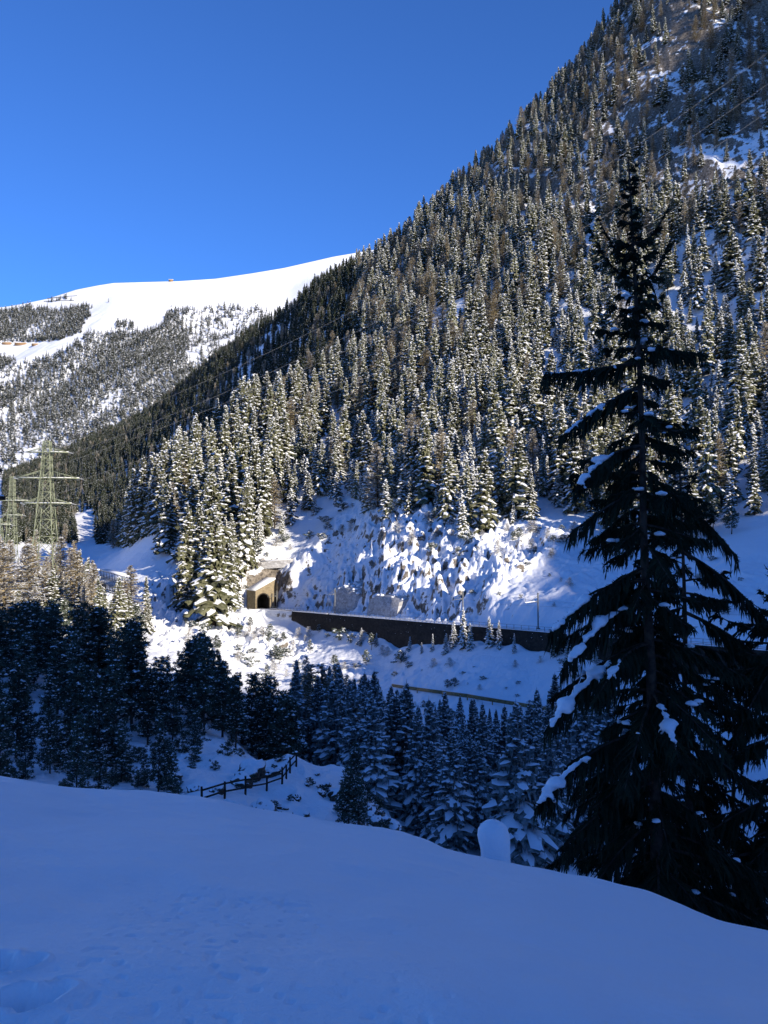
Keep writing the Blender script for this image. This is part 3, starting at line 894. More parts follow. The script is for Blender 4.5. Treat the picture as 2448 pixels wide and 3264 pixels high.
# -- the shaded spruces along the stream
x, y = scatter(-16, 62, 88, 178, 4.7)
z = gz(x, y)
px, py = pix(np.stack([x, y, z], -1))
ok = (px > 840) & (px < 1960) & (py > 2330) & (y > np.interp(px, [850, 1100, 1500, 1950], [128, 100, 92, 80])) & (RNG.uniform(0, 1, x.shape) < 0.7)
for X, Y, PX, PY in zip(x[ok], y[ok], px[ok], py[ok]):
    top = np.interp(PX, [840, 960, 1050, 1230, 1300, 1400, 1500, 1600, 1700, 1760, 1960], [2080, 2040, 2100, 2060, 2150, 2230, 2200, 2220, 2200, 2150, 2100]) + RNG.uniform(0, 190)
    hh = (PY - top) / F * Y
    s = np.clip(hh / 16.0, 0.4, 1.1)
    if PX < 1130 and RNG.uniform() < 0.45: add_tree("larch", X, Y, s, "stream")
    else: add_tree("valley_spruce", X, Y, s, "stream")

# -- saplings, bushes and the small conifer behind the bank
def px_hit(px, py, d0=30.0):
    d = np.geomspace(d0, 900, 3000)
    p = W(px, py, 1.0)
    g = gz(p[0] * d, d)
    i = int(np.argmax(g > p[2] * d))
    return p[0] * d[i], d[i]
for px_, py_, s_ in [(1305,2075,.30),(1380,2075,.34),(1445,2065,.52),(1478,2068,.78),(1500,2072,.5),(1562,2062,.55),(1590,2066,.5),(1420,2085,.4),(1345,2082,.22),(1640,2080,.34),(1770,2090,.5),(1810,2110,.45),(1150,2050,.35),(1200,2060,.3),(1860,2100,.5),(1895,2110,.42)]:
    X, Y = px_hit(px_, py_, 120); add_tree("white_spruce", X, Y, s_, "sapling")
for _ in range(95):          # lit bushes on the broken ground under the tunnel
    PX, PY = RNG.uniform(560, 1330), RNG.uniform(1985, 2210)
    if PY > np.interp(PX, [560, 760, 1000, 1330], [2080, 2150, 2190, 2130]) or PY < np.interp(PX, [560, 820, 1000, 1180, 1330], [1960, 1975, 2010, 2045, 2090]): continue
    X, Y = px_hit(PX, PY, 120); 
    if RNG.uniform() < 0.75: add_tree("shrub", X, Y, RNG.uniform(0.5, 1.25), "bush_low")
    else: add_tree("pine", X, Y, RNG.uniform(0.22, 0.48), "bush_low")
for _ in range(70):         # shaded bushes below the wall
    PX, PY = RNG.uniform(1150, 1950), RNG.uniform(2090, 2330)
    X, Y = px_hit(PX, PY, 100); add_tree("shrub", X, Y, RNG.uniform(0.15, 0.75) ** 1.3, "bush_shade")
for _ in range(60):          # edge of the crag
    PX = RNG.uniform(760, 2000); PY = np.interp(PX, [760, 900, 1100, 1250, 1400, 1500, 1700, 2000], [1850, 1700, 1610, 1650, 1670, 1700, 1700, 1720]) + RNG.uniform(-20, 90)
    X, Y = px_hit(PX, PY, 120); add_tree("shrub", X, Y, RNG.uniform(0.5, 1.4), "bush_crag")
for _ in range(30):          # slope on the right above the line
    PX, PY = RNG.uniform(1480, 2448), RNG.uniform(1730, 1990)
    X, Y = px_hit(PX, PY, 120); add_tree("shrub", X, Y, RNG.uniform(0.25, 0.7), "bush_right")
for _ in range(230):         # dark undergrowth on the knoll
    PX, PY = RNG.uniform(-60, 1280), RNG.uniform(2330, 2680)
    if PY > np.interp(PX, [0, 560, 1130, 1300], [2520, 2570, 2655, 2690]): continue
    if PX > 600 and -25 < PY - np.interp(PX, [600, 850, 970], [2575, 2515, 2420]) < 80: continue
    X, Y = px_hit(PX, PY, 30)
    if Y > 125: continue
    near_fence = 560 < PX < 1040 and PY > 2400
    add_tree("dark_shrub" if near_fence or RNG.uniform() < 0.65 else "dark_pine", X, Y, RNG.uniform(0.25, 0.8) * (0.6 if Y < 75 else 1) * (0.6 if near_fence else 1), "knoll_bush")
for PX, PY, s_ in [(1740, 2795, 0.23), (1790, 2800, 0.17), (1690, 2780, 0.14)]:
    d_ = 19.0; X = (PX - 1224) / F * d_
    add_tree("frost_pine", X, d_, s_, "bank")

for PX, PB, PT, dd in [(1300, 2590, 2165, 112), (1420, 2570, 2195, 122), (1592, 2650, 2240, 106), (1705, 2655, 2195, 104), (1860, 2560, 2140, 112), (1190, 2600, 2130, 120), (1500, 2660, 2330, 100), (1640, 2690, 2400, 96), (1080, 2560, 2110, 126)]:
    X = (PX - 1224) / F * dd
    zb = float(gz(X, dd)[0]); tp = -(PT - YH) / F * dd
    add_tree("valley_spruce", X, dd, (tp - zb) / 16.0, "stream")
# -- place them: the largest of each kind one by one, the rest as masses
MATS_SMALL = 34.0        # taller than this many rendered pixels: trunk and crown apart
TREE_LABEL = {
 ("spruce", "slope"): ("snow dusted green spruce standing in the sunlit forest on the steep hillside", "spruces on the sunlit hillside"),
 ("larch", "slope"): ("bare tan larch with snow lined branches on the steep sunlit hillside", "larches on the sunlit hillside"),
 ("white_spruce", "slope_low"): ("thickly snow laden conifer low on the hillside above the railway crags", "snow laden conifers above the crags"),
 ("pine", "slope_low"): ("round topped pine with snow lumps low on the hillside above the crags", "round pines above the crags"),
 ("flank_spruce", "flank"): ("blue shaded spruce on the dark flank behind the sunlit hillside", "spruces on the shaded flank"),
 ("larch", "flank"): ("shaded bare larch on the dark flank behind the sunlit hillside", "larches on the shaded flank"),
 ("larch", "grove"): ("bare tan larch in the sunlit grove around the foot of the pylons", "larches around the pylons"),
 ("spruce", "grove"): ("green spruce with snow in the sunlit grove around the pylons", "spruces around the pylons"),
 ("pine", "grove"): ("bushy snow lumped pine in the sunlit grove around the pylons", "pines around the pylons"),
 ("dark_pine", "knoll"): ("dark shaded pine with scattered snow clumps on the knoll left of the fence", "dark pines on the knoll"),
 ("valley_spruce", "stream"): ("shaded spruce with snow feathered boughs in the valley below the retaining wall", "shaded spruces along the stream"),
 ("larch", "stream"): ("shaded bare larch with snowy branches among the valley spruces", "shaded larches along the stream"),
 ("white_spruce", "sapling"): ("slim snow coated sapling at the foot of the dark retaining wall", "saplings below the wall"),
 ("shrub", "bush_low"): ("bush loaded with sunlit snow on the broken ground below the tunnel", "sunlit bushes below the tunnel"),
 ("pine", "bush_low"): ("small snow lumped pine on the sunlit ground below the tunnel", "small pines below the tunnel"),
 ("shrub", "bush_shade"): ("low snowy bush on the shaded slope between the wall and the valley road", "shaded bushes below the wall"),
 ("shrub", "bush_crag"): ("snow laden bush along the top of the railway crag", "bushes on the crag"),
 ("shrub", "bush_right"): ("small bush on the shaded snow slope above the railway", "bushes on the shaded slope"),
 ("dark_shrub", "knoll_bush"): ("dark low bush with snow tufts on the knoll behind the bank", "dark bushes on the knoll"),
 ("dark_pine", "knoll_bush"): ("young dark pine with snow tufts among the bushes of the knoll", "young pines on the knoll"),
 ("frost_pine", "bank"): ("small frosted conifer peeping over the bank between the snow capped post and the tall spruce", "small conifers behind the bank"),
}
CAT = {"flank_spruce": "spruce tree", "spruce": "spruce tree", "white_spruce": "spruce tree", "valley_spruce": "spruce tree", "larch": "larch tree", "pine": "pine tree", "dark_pine": "pine tree", "shrub": "shrub", "dark_shrub": "shrub", "frost_pine": "spruce tree"}
NAME = {"flank_spruce": "spruce_tree", "spruce": "spruce_tree", "white_spruce": "spruce_tree", "valley_spruce": "spruce_tree", "larch": "larch_tree", "pine": "pine_tree", "dark_pine": "pine_tree", "shrub": "shrub", "dark_shrub": "shrub", "frost_pine": "spruce_tree"}
LIMIT = {"spruce_tree": 290, "larch_tree": 150, "pine_tree": 240, "shrub": 290}

def rot_mat(rz, tilt):
    from mathutils import Euler
    return Euler((float(tilt[0]), float(tilt[1]), rz))
for T in TREES:
    pr = PROTO[T["kind"]]; T["proto"] = pr[T["var"] % len(pr)]
    h = T["proto"].H * T["s"]
    T["h"] = h
    x, y, z = T["p"]
    T["px"], T["pt"] = [float(v[0]) for v in pix(np.array([[x, y, z + h]]))]
    T["pb"] = float(pix(np.array([[x, y, z]]))[1][0])
    T["size"] = h / y * F / 3.1875
    T["vis"] = -15 < T["px"] < 2463 and T["pt"] > -60 and T["pb"] > -20
    # behind the nearer ground?
    if T["vis"]:
        dd = np.linspace(0.15, 0.985, 60) * y
        top = np.array([x, y, z + 0.85 * h])
        T["vis"] = bool((gz(x / y * dd, dd) < top[2] * dd / y).all())

def place(T, label, group):
    n = NAME[T["kind"]]
    if T["size"] > MATS_SMALL and T["kind"] in ("dark_pine", "valley_spruce", "pine", "larch", "spruce", "white_spruce", "frost_pine", "dark_shrub"):
        o = empty(n, T["p"], label, CAT[T["kind"]], group)
        for part, me in (("trunk", T["proto"].trunk), ("crown", T["proto"].crown)):
            link(bpy.data.objects.new(part, me), o)
    else:
        o = link(bpy.data.objects.new(n, T["proto"].single)); o.location = T["p"]
        tag(o, label, CAT[T["kind"]], group)
    o.rotation_euler = rot_mat(T["rz"], T["tilt"]); o.scale = (T["w"], T["w"], T["s"])
    return o

rest = []
for n, lim in LIMIT.items():
    ts = sorted([T for T in TREES if NAME[T["kind"]] == n and T["vis"]], key=lambda T: -T["size"])
    for T in ts[:lim]:
        place(T, *TREE_LABEL[(T["kind"], T["key"])])
    rest += ts[lim:] + [T for T in TREES if NAME[T["kind"]] == n and not T["vis"]]

def forest(name, label, group_trees):
    """the trees past counting: points that carry copies of the same tree shapes, one object of kind stuff"""
    kinds = sorted({T["proto"].single.name for T in group_trees})
    src = {}
    col = bpy.data.collections.new(name + "_shapes")
    for T in group_trees: src[T["proto"].single.name] = T["proto"].src
    order = sorted(src)
    for i, k in enumerate(order):
        src[k].name = "shape_%03d_%s" % (i, name) if False else src[k].name
        col.objects.link(src[k])
    real = sorted([o.name for o in col.objects])
    idx_of = {src[k].name: real.index(src[k].name) for k in order}
    me = bpy.data.meshes.new(name)
    me.from_pydata([T["p"] for T in group_trees], [], [])
    a = me.attributes.new("shape", 'INT', 'POINT'); a.data.foreach_set("value", [idx_of[T["proto"].src.name] for T in group_trees])
    a = me.attributes.new("turn", 'FLOAT_VECTOR', 'POINT'); a.data.foreach_set("vector", np.array([[T["tilt"][0], T["tilt"][1], T["rz"]] for T in group_trees], np.float32).ravel())
    a = me.attributes.new("size", 'FLOAT_VECTOR', 'POINT'); a.data.foreach_set("vector", np.array([[T["w"], T["w"], T["s"]] for T in group_trees], np.float32).ravel())
    o = link(bpy.data.objects.new(name, me))
    tag(o, label, "forest", None, "stuff")
    ng = bpy.data.node_groups.new(name, 'GeometryNodeTree')
    ng.interface.new_socket("Geometry", in_out='INPUT', socket_type='NodeSocketGeometry')
    ng.interface.new_socket("Geometry", in_out='OUTPUT', socket_type='NodeSocketGeometry')
    gi = ng.nodes.new("NodeGroupInput"); go = ng.nodes.new("NodeGroupOutput")
    ci = ng.nodes.new("GeometryNodeCollectionInfo")
    ci.inputs["Collection"].default_value = col
    ci.inputs["Separate Children"].default_value = True
    ci.inputs["Reset Children"].default_value = True
    ip = ng.nodes.new("GeometryNodeInstanceOnPoints")
    ip.inputs["Pick Instance"].default_value = True
    def attr(nm, typ):
        n = ng.nodes.new("GeometryNodeInputNamedAttribute"); n.data_type = typ
        n.inputs["Name"].default_value = nm
        return n.outputs[0]
    e2r = ng.nodes.new("FunctionNodeEulerToRotation")
    ng.links.new(attr("turn", 'FLOAT_VECTOR'), e2r.inputs[0])
    ng.links.new(gi.outputs[0], ip.inputs["Points"])
    ng.links.new(ci.outputs[0], ip.inputs["Instance"])
    ng.links.new(attr("shape", 'INT'), ip.inputs["Instance Index"])
    ng.links.new(e2r.outputs[0], ip.inputs["Rotation"])
    ng.links.new(attr("size", 'FLOAT_VECTOR'), ip.inputs["Scale"])
    ng.links.new(ip.outputs[0], go.inputs[0])
    md = o.modifiers.new("trees", 'NODES'); md.node_group = ng
    return o
forest("hillside_forest", "dense snowy conifer forest filling in the hillside and the shaded flank", rest)
print("TREES", len(TREES), "rest", len(rest), {k: sum(NAME[T["kind"]] == k and T["vis"] for T in TREES) for k in LIMIT})

# -- the far forest on the mountain
def far_crown(seed):
    rng = np.random.default_rng(seed)
    mb = MB()
    H, R = 17.0, 3.0
    for i in range(16):
        t = (i + rng.uniform(0, 1)) / 16
        for _ in range(2):
            az = rng.uniform(0, 6.28); L = R * (1 - t) ** 0.8 * rng.uniform(0.7, 1.2) + 0.4
            h = H * (0.05 + 0.9 * t)
            c = np.array([math.cos(az), math.sin(az), 0]); s = np.array([-c[1], c[0], 0])
            V = np.array([(0, 0, h + 1.4), c * L + s * L * 0.55 + (0, 0, h - 0.6), c * L - s * L * 0.55 + (0, 0, h - 0.6)])
            mb.add(V, [[0, 1, 2]], 0)
            if rng.uniform() < 0.42:
                k = rng.uniform(0.5, 0.95)
                V2 = np.array([(0, 0, h + 1.6), c * L * k + s * L * 0.4 * k + (0, 0, h + 0.15), c * L * k - s * L * 0.4 * k + (0, 0, h + 0.15)])
                mb.add(V2, [[0, 1, 2]], 1)
    return mb
class Far: pass
FARP = []
for i in range(4):
    p = Far(); p.single = far_crown(400 + i).mesh("far_conifer", [M["far_tree"], M["tree_snow"]]); p.src = bpy.data.objects.new("far_conifer_source", p.single); FARP.append(p)
x, y = scatter(-1650, 150, 1500, 2960, 9.5)
z = mountain_z(x, y)
px, py = pix(np.stack([x, y, z], -1))
WOODS = [[(-300,990),(0,985),(100,975),(160,992),(200,990),(290,975),(285,1015),(250,1062),(180,1088),(110,1090),(0,1092),(-300,1095)],
         [(-300,1135),(0,1135),(60,1158),(170,1140),(230,1105),(270,1070),(340,1064),(420,1060),(520,1045),(535,1003),(570,992),(590,1040),(600,1130),(612,1195),(560,1290),(450,1400),(300,1480),(150,1600),(-300,1700)],
         [(360,1050),(370,1025),(410,1022),(440,1055)], [(600,1130),(640,1185),(600,1240)]]
LIGHT = [[(570,985),(640,985),(720,980),(850,985),(860,1040),(740,1080),(640,1190),(600,1100)], [(140,930),(210,935),(230,960),(150,965)]]
ok = np.zeros(x.shape, bool)
for w_ in WOODS: ok |= in_poly(px + 9 * noise2(x / 40, y / 40, 95), py + 7 * noise2(x / 40, y / 40, 96), w_)
thin = smooth(noise2(x / 90, y / 150, 97), -0.75, -0.35)
lower = smooth(py, 1230, 1420)
ok &= RNG.uniform(0, 1, x.shape) < (0.97 * (0.5 + 0.5 * thin) * (1 - 0.35 * lower))
lt = np.zeros(x.shape, bool)
for w_ in LIGHT: lt |= in_poly(px, py, w_)
ok |= lt & (RNG.uniform(0, 1, x.shape) < 0.30)
ok |= (py > 880) & (py < 1000) & (px < 520) & (RNG.uniform(0, 1, x.shape) < 0.006)
far = []
for X, Y, Zz in zip(x[ok], y[ok], z[ok]):
    sz = float(RNG.uniform(0.75, 1.5))
    far.append(dict(proto=FARP[int(RNG.integers(0, 4))], p=(X, Y, Zz - 0.5), s=sz, w=sz * float(RNG.uniform(0.9, 1.4)), rz=float(RNG.uniform(0, 6.28)), tilt=(0.0, 0.0)))
forest("mountain_forest", "far grey green conifer forest clothing the sunlit mountain below its snow ridge", far)
# ------------------------------------------------------------------ the tall dark spruces on the right
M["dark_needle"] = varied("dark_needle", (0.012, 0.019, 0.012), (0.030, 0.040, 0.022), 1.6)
M["spruce_bark"] = varied("spruce_bark", (0.030, 0.022, 0.017), (0.085, 0.062, 0.047), 5.0, bump=0.02, bscale=22)

def branch_path(z0, az, L, up, dr, tipup, n=13, x0=(0, 0)):
    s = np.linspace(0, 1, n)
    ca, sa = math.cos(az), math.sin(az)
    z = z0 + L * (up * s - dr * s ** 2 + tipup * s ** 4)
    return np.stack([x0[0] + ca * L * s, x0[1] + sa * L * s, z], -1)

def dress(mb, P, rng, dens=1.0, wide=0.36, curtain=0.34, thick=0.03):
    """wood and needle sprays along one bough"""
    n = len(P)
    L = float(np.linalg.norm(np.diff(P, axis=0), axis=1).sum())
    s = np.linspace(0, 1, n)
    mb.tube(P, thick * (1.05 - 0.9 * s) + 0.006, 4, 1, False)
    T = np.gradient(P, axis=0); T /= np.linalg.norm(T, axis=1)[:, None]
    hor = np.stack([-T[:, 1], T[:, 0], 0 * T[:, 0]], -1); hor /= np.linalg.norm(hor, axis=1)[:, None] + 1e-6
    m = max(6, int(L * 17 * dens))
    for u in np.sort(rng.uniform(0.12, 1.0, m)):
        p = np.array([np.interp(u, s, P[:, q]) for q in range(3)])
        i = min(n - 1, int(u * (n - 1)))
        sgn = rng.choice([-1, 1])
        l2 = wide * L ** 0.6 * (1.08 - u) ** 0.6 * min(1, 0.35 + 1.6 * u) * rng.uniform(0.5, 1.2) + 0.10
        d = T[i] * rng.uniform(0.5, 0.9) + hor[i] * sgn * rng.uniform(0.4, 0.9) + np.array([0, 0, rng.uniform(-0.55, 0.0)])
        d /= np.linalg.norm(d)
        k = 3
        e = np.linspace(0, 1, k + 1)
        Q = p + d * l2 * e[:, None]; Q[:, 2] -= 0.35 * l2 * e ** 2
        sd = np.cross(d, [0, 0, 1]); sd /= np.linalg.norm(sd) + 1e-6
        w = 0.035 * (1.1 - 0.8 * e) + 0.008
        for ax in (sd, np.array([0, 0, 1.0])):
            V = np.concatenate([Q + ax * (w * rng.uniform(0.5, 1.5, k + 1))[:, None], Q - ax * (w * rng.uniform(0.5, 1.5, k + 1))[:, None]])
            j = np.arange(k)
            mb.add(V, np.stack([j, j + 1, k + 2 + j, k + 1 + j], -1), 0)
        # hanging shoots
        h = max(3, int(l2 * 17 * dens))
        ee = rng.uniform(0.05, 1, h)
        B = np.stack([np.interp(ee, e, Q[:, q]) for q in range(3)], -1)
        ln = curtain * rng.uniform(0.35, 1.1, h) * (0.5 + 0.22 * L ** 0.5)
        D = B + np.stack([rng.normal(0, 0.16, h) * ln, rng.normal(0, 0.16, h) * ln, -ln], -1) + T[i] * (ln * 0.25)[:, None]
        a = rng.uniform(0, 3.14, h)
        wv = np.stack([np.cos(a), np.sin(a), 0 * a], -1) * (0.012 + 0.010 * rng.uniform(0, 1, h))[:, None]
        mid = (B * 0.45 + D * 0.55)
        V = np.stack([B - wv * 0.5, mid - wv, D, mid + wv, B + wv * 0.5], 1).reshape(-1, 3)
        mb.add(V, np.arange(len(V)).reshape(-1, 5), 0)
        # short needle fringe along the shoot
        f = 11
        ee = rng.uniform(0, 1, f)
        B = np.stack([np.interp(ee, e, Q[:, q]) for q in range(3)], -1)
        o = rng.normal(0, 1, (f, 3)); o /= np.linalg.norm(o, axis=1)[:, None]
        V = np.stack([B - d * 0.016, B + d * 0.016, B + o * 0.10 + d * 0.05], 1).reshape(-1, 3)
        mb.add(V, np.arange(len(V)).reshape(-1, 3), 0)

def snow_load(P, u0, u1, w, rng, name, parent, lumpy=1.0):
    """lumpy pillow of snow lying along a bough"""
    n = len(P); s = np.linspace(0, 1, n)
    L = float(np.linalg.norm(np.diff(P, axis=0), axis=1).sum())
    mb = MB()
    k = max(4, int((u1 - u0) * L / (w * 0.36)))
    hor = np.array([-(P[-1] - P[0])[1], (P[-1] - P[0])[0], 0]); hor /= np.linalg.norm(hor) + 1e-6
    for u in np.linspace(u0, u1, k):
        c = np.array([np.interp(u, s, P[:, q]) for q in range(3)])
        e = (u - u0) / (u1 - u0)
        wave = 0.75 + 0.3 * math.sin(u * 19 + w * 60) + 0.25 * math.sin(u * 43 + w * 90)
        r = 0.86 * w * rng.uniform(0.7, 1.1) * (0.4 + 0.7 * math.sin(math.pi * (0.12 + 0.76 * e))) * max(0.35, wave)
        lump(mb, c + rng.normal(0, 0.16 * lumpy, 3) * w * (1, 1, 0.2) + (0, 0, 0.3 * r), np.array([r * 1.15, r * 1.15, r * rng.uniform(0.65, 0.9)]), 0, rng)
        if rng.uniform() < 0.30 * lumpy and wave > 0.8:            # lobes sliding down the side sprays
            d = hor * rng.choice([-1, 1])
            for q in range(1, int(rng.integers(2, 5))):
                r2 = r * (0.95 - 0.16 * q)
                lump(mb, c + d * w * 0.55 * q - (0, 0, w * 0.42 * q ** 1.2), np.array([r2 * 0.9, r2 * 0.9, r2 * 0.8]), 0, rng)
    o = mb.build(name, M["snow"], parent, True)
    m = o.modifiers.new("merge", 'REMESH'); m.mode = 'VOXEL'; m.voxel_size = max(0.014, w * 0.16); m.use_smooth_shade = True
    m = o.modifiers.new("soften", 'SMOOTH'); m.factor = 0.6; m.iterations = 5
    return o

def tall_spruce(px_base, d, py_top, px_top, seed, width, label, nb, specials=(), loads=(), dens=1.0, r0=0.19, low=0.03):
    rng = np.random.default_rng(seed)
    bx = (px_base - 1224) / F * d
    zb = float(gz(bx, d)[0]) - 0.3
    top = W(px_top, py_top, d)
    H = top[2] - zb
    root = empty("spruce_tree", (bx, d, zb), label, "spruce tree")
    lean = top[0] - bx
    def axis(t):
        t = np.asarray(t, float)
        return np.stack([lean * t ** 1.4 + 0.07 * np.sin(t * 9) * np.exp(-((t - 0.55) / 0.12) ** 2), 0.05 * np.sin(t * 7), H * t], -1)
    s = np.linspace(0, 1, 30)
    tr = MB(); tr.tube(axis(s), r0 * (1 - 0.95 * s ** 0.9) + 0.10 * np.exp(-s * 30) + 0.008, 10, 0)
    tr.build("trunk", M["spruce_bark"], root, True)
    mb = MB()
    paths = []
    for i in range(nb):
        t = low + (0.985 - low) * ((i + rng.uniform(0, 1)) / nb) ** 0.95
        if t > 0.885 and rng.uniform() < 0.2: continue
        if 0.42 < t < 0.8 and rng.uniform() < 0.22: continue
        c = axis(t)
        az = i * 2.39996 + rng.uniform(-0.6, 0.6)
        if 0.08 < t < 0.86 and math.sin(az) < -0.62 and rng.uniform() < 0.5: continue
        Lw = np.interp(t, [0, 0.1, 0.35, 0.55, 0.66, 0.76, 0.86, 0.94, 1.0], width) * rng.uniform(0.42, 1.12) * (1 + 0.28 * math.sin(t * 31 + seed) * math.cos(az - t * 17))
        up = np.interp(t, [0, 0.4, 0.7, 0.9, 1], [-0.12, -0.12, 0.02, 0.25, 0.6]) + rng.uniform(-0.2, 0.16)
        dr = np.interp(t, [0, 0.4, 0.7, 1], [0.42, 0.42, 0.28, 0.1]) + rng.uniform(-0.06, 0.08)
        P = branch_path(c[2], az, Lw, up, dr, np.interp(t, [0, 0.6, 1], [0.10, 0.16, 0.35]), 11, c[:2])
        dress(mb, P, rng, dens * (1.0 if t < 0.9 else 0.55), wide=0.36 if t < 0.9 else 0.13, curtain=np.interp(t, [0, 0.6, 0.85, 1], [0.36, 0.34, 0.20, 0.0]), thick=0.012 + 0.010 * Lw)
        paths.append((t, P))
        if rng.uniform() < 0.36 and t < 0.84:
            u = rng.uniform(0.4, 0.9)
            paths.append((None, (P, u)))
    out = []
    for sp in specials:                     # boughs that stand out: start row, tip pixel, tip distance, sag
        (py0, tx, ty, td, sag) = sp
        z0 = -(py0 - YH) / F * d - zb
        c = axis(z0 / H)
        tip = W(tx, ty, td) - np.array([bx, d, zb])
        e = np.linspace(0, 1, 15)
        P = c + (tip - c) * e[:, None]; P[:, 2] += sag * np.sin(e * math.pi) 
        dress(mb, P, rng, dens * 1.35, wide=0.30 if sag > -0.2 else 0.10, curtain=0.48 if sag > -0.2 else 0.07, thick=0.045 if sag > -0.2 else 0.025)
        out.append(P)
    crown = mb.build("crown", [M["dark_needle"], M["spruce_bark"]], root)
    for (i, u0, u1, w) in loads:
        snow_load(out[i], u0, u1, w, rng, "snow_load", crown)
    # odd clumps left on other boughs
    mbs = MB()
    for t, q in paths:
        if t is None:
            P, u = q
            c = P[int(u * (len(P) - 1))]
            for _ in range(rng.integers(1, 4)):
                r = rng.uniform(0.035, 0.11)
                lump(mbs, c + rng.normal(0, 0.1, 3) * (1, 1, 0.4) + (0, 0, r * 0.4), np.array([r * 1.3, r * 1.3, r * 0.7]), 0, rng)
    if mbs.n: mbs.build("snow_clumps", M["snow"], crown, True)
    return root

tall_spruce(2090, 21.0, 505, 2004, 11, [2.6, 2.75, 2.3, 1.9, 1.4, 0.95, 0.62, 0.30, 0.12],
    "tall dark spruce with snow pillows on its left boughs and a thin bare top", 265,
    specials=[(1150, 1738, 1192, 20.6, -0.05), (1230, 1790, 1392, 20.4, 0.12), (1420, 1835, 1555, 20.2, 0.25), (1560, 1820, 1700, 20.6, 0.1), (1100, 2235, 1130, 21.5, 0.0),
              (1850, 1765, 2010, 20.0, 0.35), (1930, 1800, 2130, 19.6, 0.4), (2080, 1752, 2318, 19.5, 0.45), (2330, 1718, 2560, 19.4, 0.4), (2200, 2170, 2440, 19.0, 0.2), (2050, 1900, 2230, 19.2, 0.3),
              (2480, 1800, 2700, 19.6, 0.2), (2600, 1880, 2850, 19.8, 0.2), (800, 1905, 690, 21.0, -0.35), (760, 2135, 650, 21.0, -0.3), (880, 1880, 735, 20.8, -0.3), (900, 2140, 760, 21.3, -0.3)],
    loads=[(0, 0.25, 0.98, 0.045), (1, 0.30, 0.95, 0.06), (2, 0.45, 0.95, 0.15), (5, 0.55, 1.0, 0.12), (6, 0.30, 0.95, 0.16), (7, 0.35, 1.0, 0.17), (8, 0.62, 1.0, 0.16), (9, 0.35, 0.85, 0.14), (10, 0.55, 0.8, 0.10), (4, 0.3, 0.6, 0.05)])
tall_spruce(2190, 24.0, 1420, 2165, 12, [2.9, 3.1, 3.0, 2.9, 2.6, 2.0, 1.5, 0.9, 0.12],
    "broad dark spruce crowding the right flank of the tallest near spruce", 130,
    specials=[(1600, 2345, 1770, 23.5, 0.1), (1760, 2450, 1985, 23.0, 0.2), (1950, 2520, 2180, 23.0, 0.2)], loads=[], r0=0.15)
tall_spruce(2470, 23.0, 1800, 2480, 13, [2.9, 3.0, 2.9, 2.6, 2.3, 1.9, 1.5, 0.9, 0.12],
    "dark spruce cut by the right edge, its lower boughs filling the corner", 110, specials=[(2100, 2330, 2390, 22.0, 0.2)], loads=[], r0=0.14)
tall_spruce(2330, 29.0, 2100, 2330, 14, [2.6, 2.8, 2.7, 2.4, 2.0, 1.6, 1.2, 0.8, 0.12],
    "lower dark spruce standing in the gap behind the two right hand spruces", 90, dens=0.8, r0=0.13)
# ------------------------------------------------------------------ railway, walls, pylons, fences
def hit(px, py, d0=12.0, d1=1500.0):
    """where a sight line of the photo meets the hillside"""
    d = np.geomspace(d0, d1, 4000)
    p = W(px, py, 1.0)
    g = gz(p[0] * d, d)
    i = int(np.argmax(g > p[2] * d))
    return np.array([p[0] * d[i], d[i], g[i]])

def stone(name, c1, c2, scale, mortar=0.35):
    """coursed rubble: cells of differing tone with dark joints"""
    m, t, b = material(name, 0.9, 0.1)
    tc = nnode(t, "ShaderNodeTexCoord")
    mp = nnode(t, "ShaderNodeMapping"); mp.inputs["Scale"].default_value = (1, 1, 1.7)
    t.links.new(tc.outputs["Object"], mp.inputs[0])
    v = nnode(t, "ShaderNodeTexVoronoi"); v.inputs["Scale"].default_value = scale
    t.links.new(mp.outputs[0], v.inputs["Vector"])
    e = nnode(t, "ShaderNodeTexVoronoi", feature='DISTANCE_TO_EDGE'); e.inputs["Scale"].default_value = scale
    t.links.new(mp.outputs[0], e.inputs["Vector"])
    sx = nnode(t, "ShaderNodeSeparateColor"); t.links.new(v.outputs["Color"], sx.inputs[0])
    mx = nnode(t, "ShaderNodeMix", data_type='RGBA')
    mx.inputs[6].default_value = (*c1, 1); mx.inputs[7].default_value = (*c2, 1)
    ad = nnode(t, "ShaderNodeMath", operation='MULTIPLY_ADD'); ad.inputs[1].default_value = 0.5
    t.links.new(sx.outputs[0], ad.inputs[0])
    nz = noise_tex(t, tc.outputs["Object"], 0.5, 6); ml = nnode(t, "ShaderNodeMath", operation='MULTIPLY'); ml.inputs[1].default_value = 0.5
    t.links.new(nz, ml.inputs[0]); t.links.new(ml.outputs[0], ad.inputs[2])
    t.links.new(ad.outputs[0], mx.inputs[0])
    jt = ramp(t, e.outputs["Distance"], [(0.0, 1 - mortar), (0.06, 1.0)])
    m2 = nnode(t, "ShaderNodeMix", data_type='RGBA', blend_type='MULTIPLY'); m2.inputs[0].default_value = 1.0
    t.links.new(mx.outputs[2], m2.inputs[6]); t.links.new(jt, m2.inputs[7])
    t.links.new(m2.outputs[2], b.inputs["Base Color"])
    bn = nnode(t, "ShaderNodeBump"); bn.inputs["Distance"].default_value = 0.05
    t.links.new(e.outputs["Distance"], bn.inputs["Height"]); t.links.new(bn.outputs[0], b.inputs["Normal"])
    return m
M["wall_stone"] = stone("wall_stone", (0.018, 0.016, 0.014), (0.062, 0.051, 0.040), 1.1)
M["portal_stone"] = stone("portal_stone", (0.17, 0.135, 0.085), (0.35, 0.285, 0.185), 1.3)
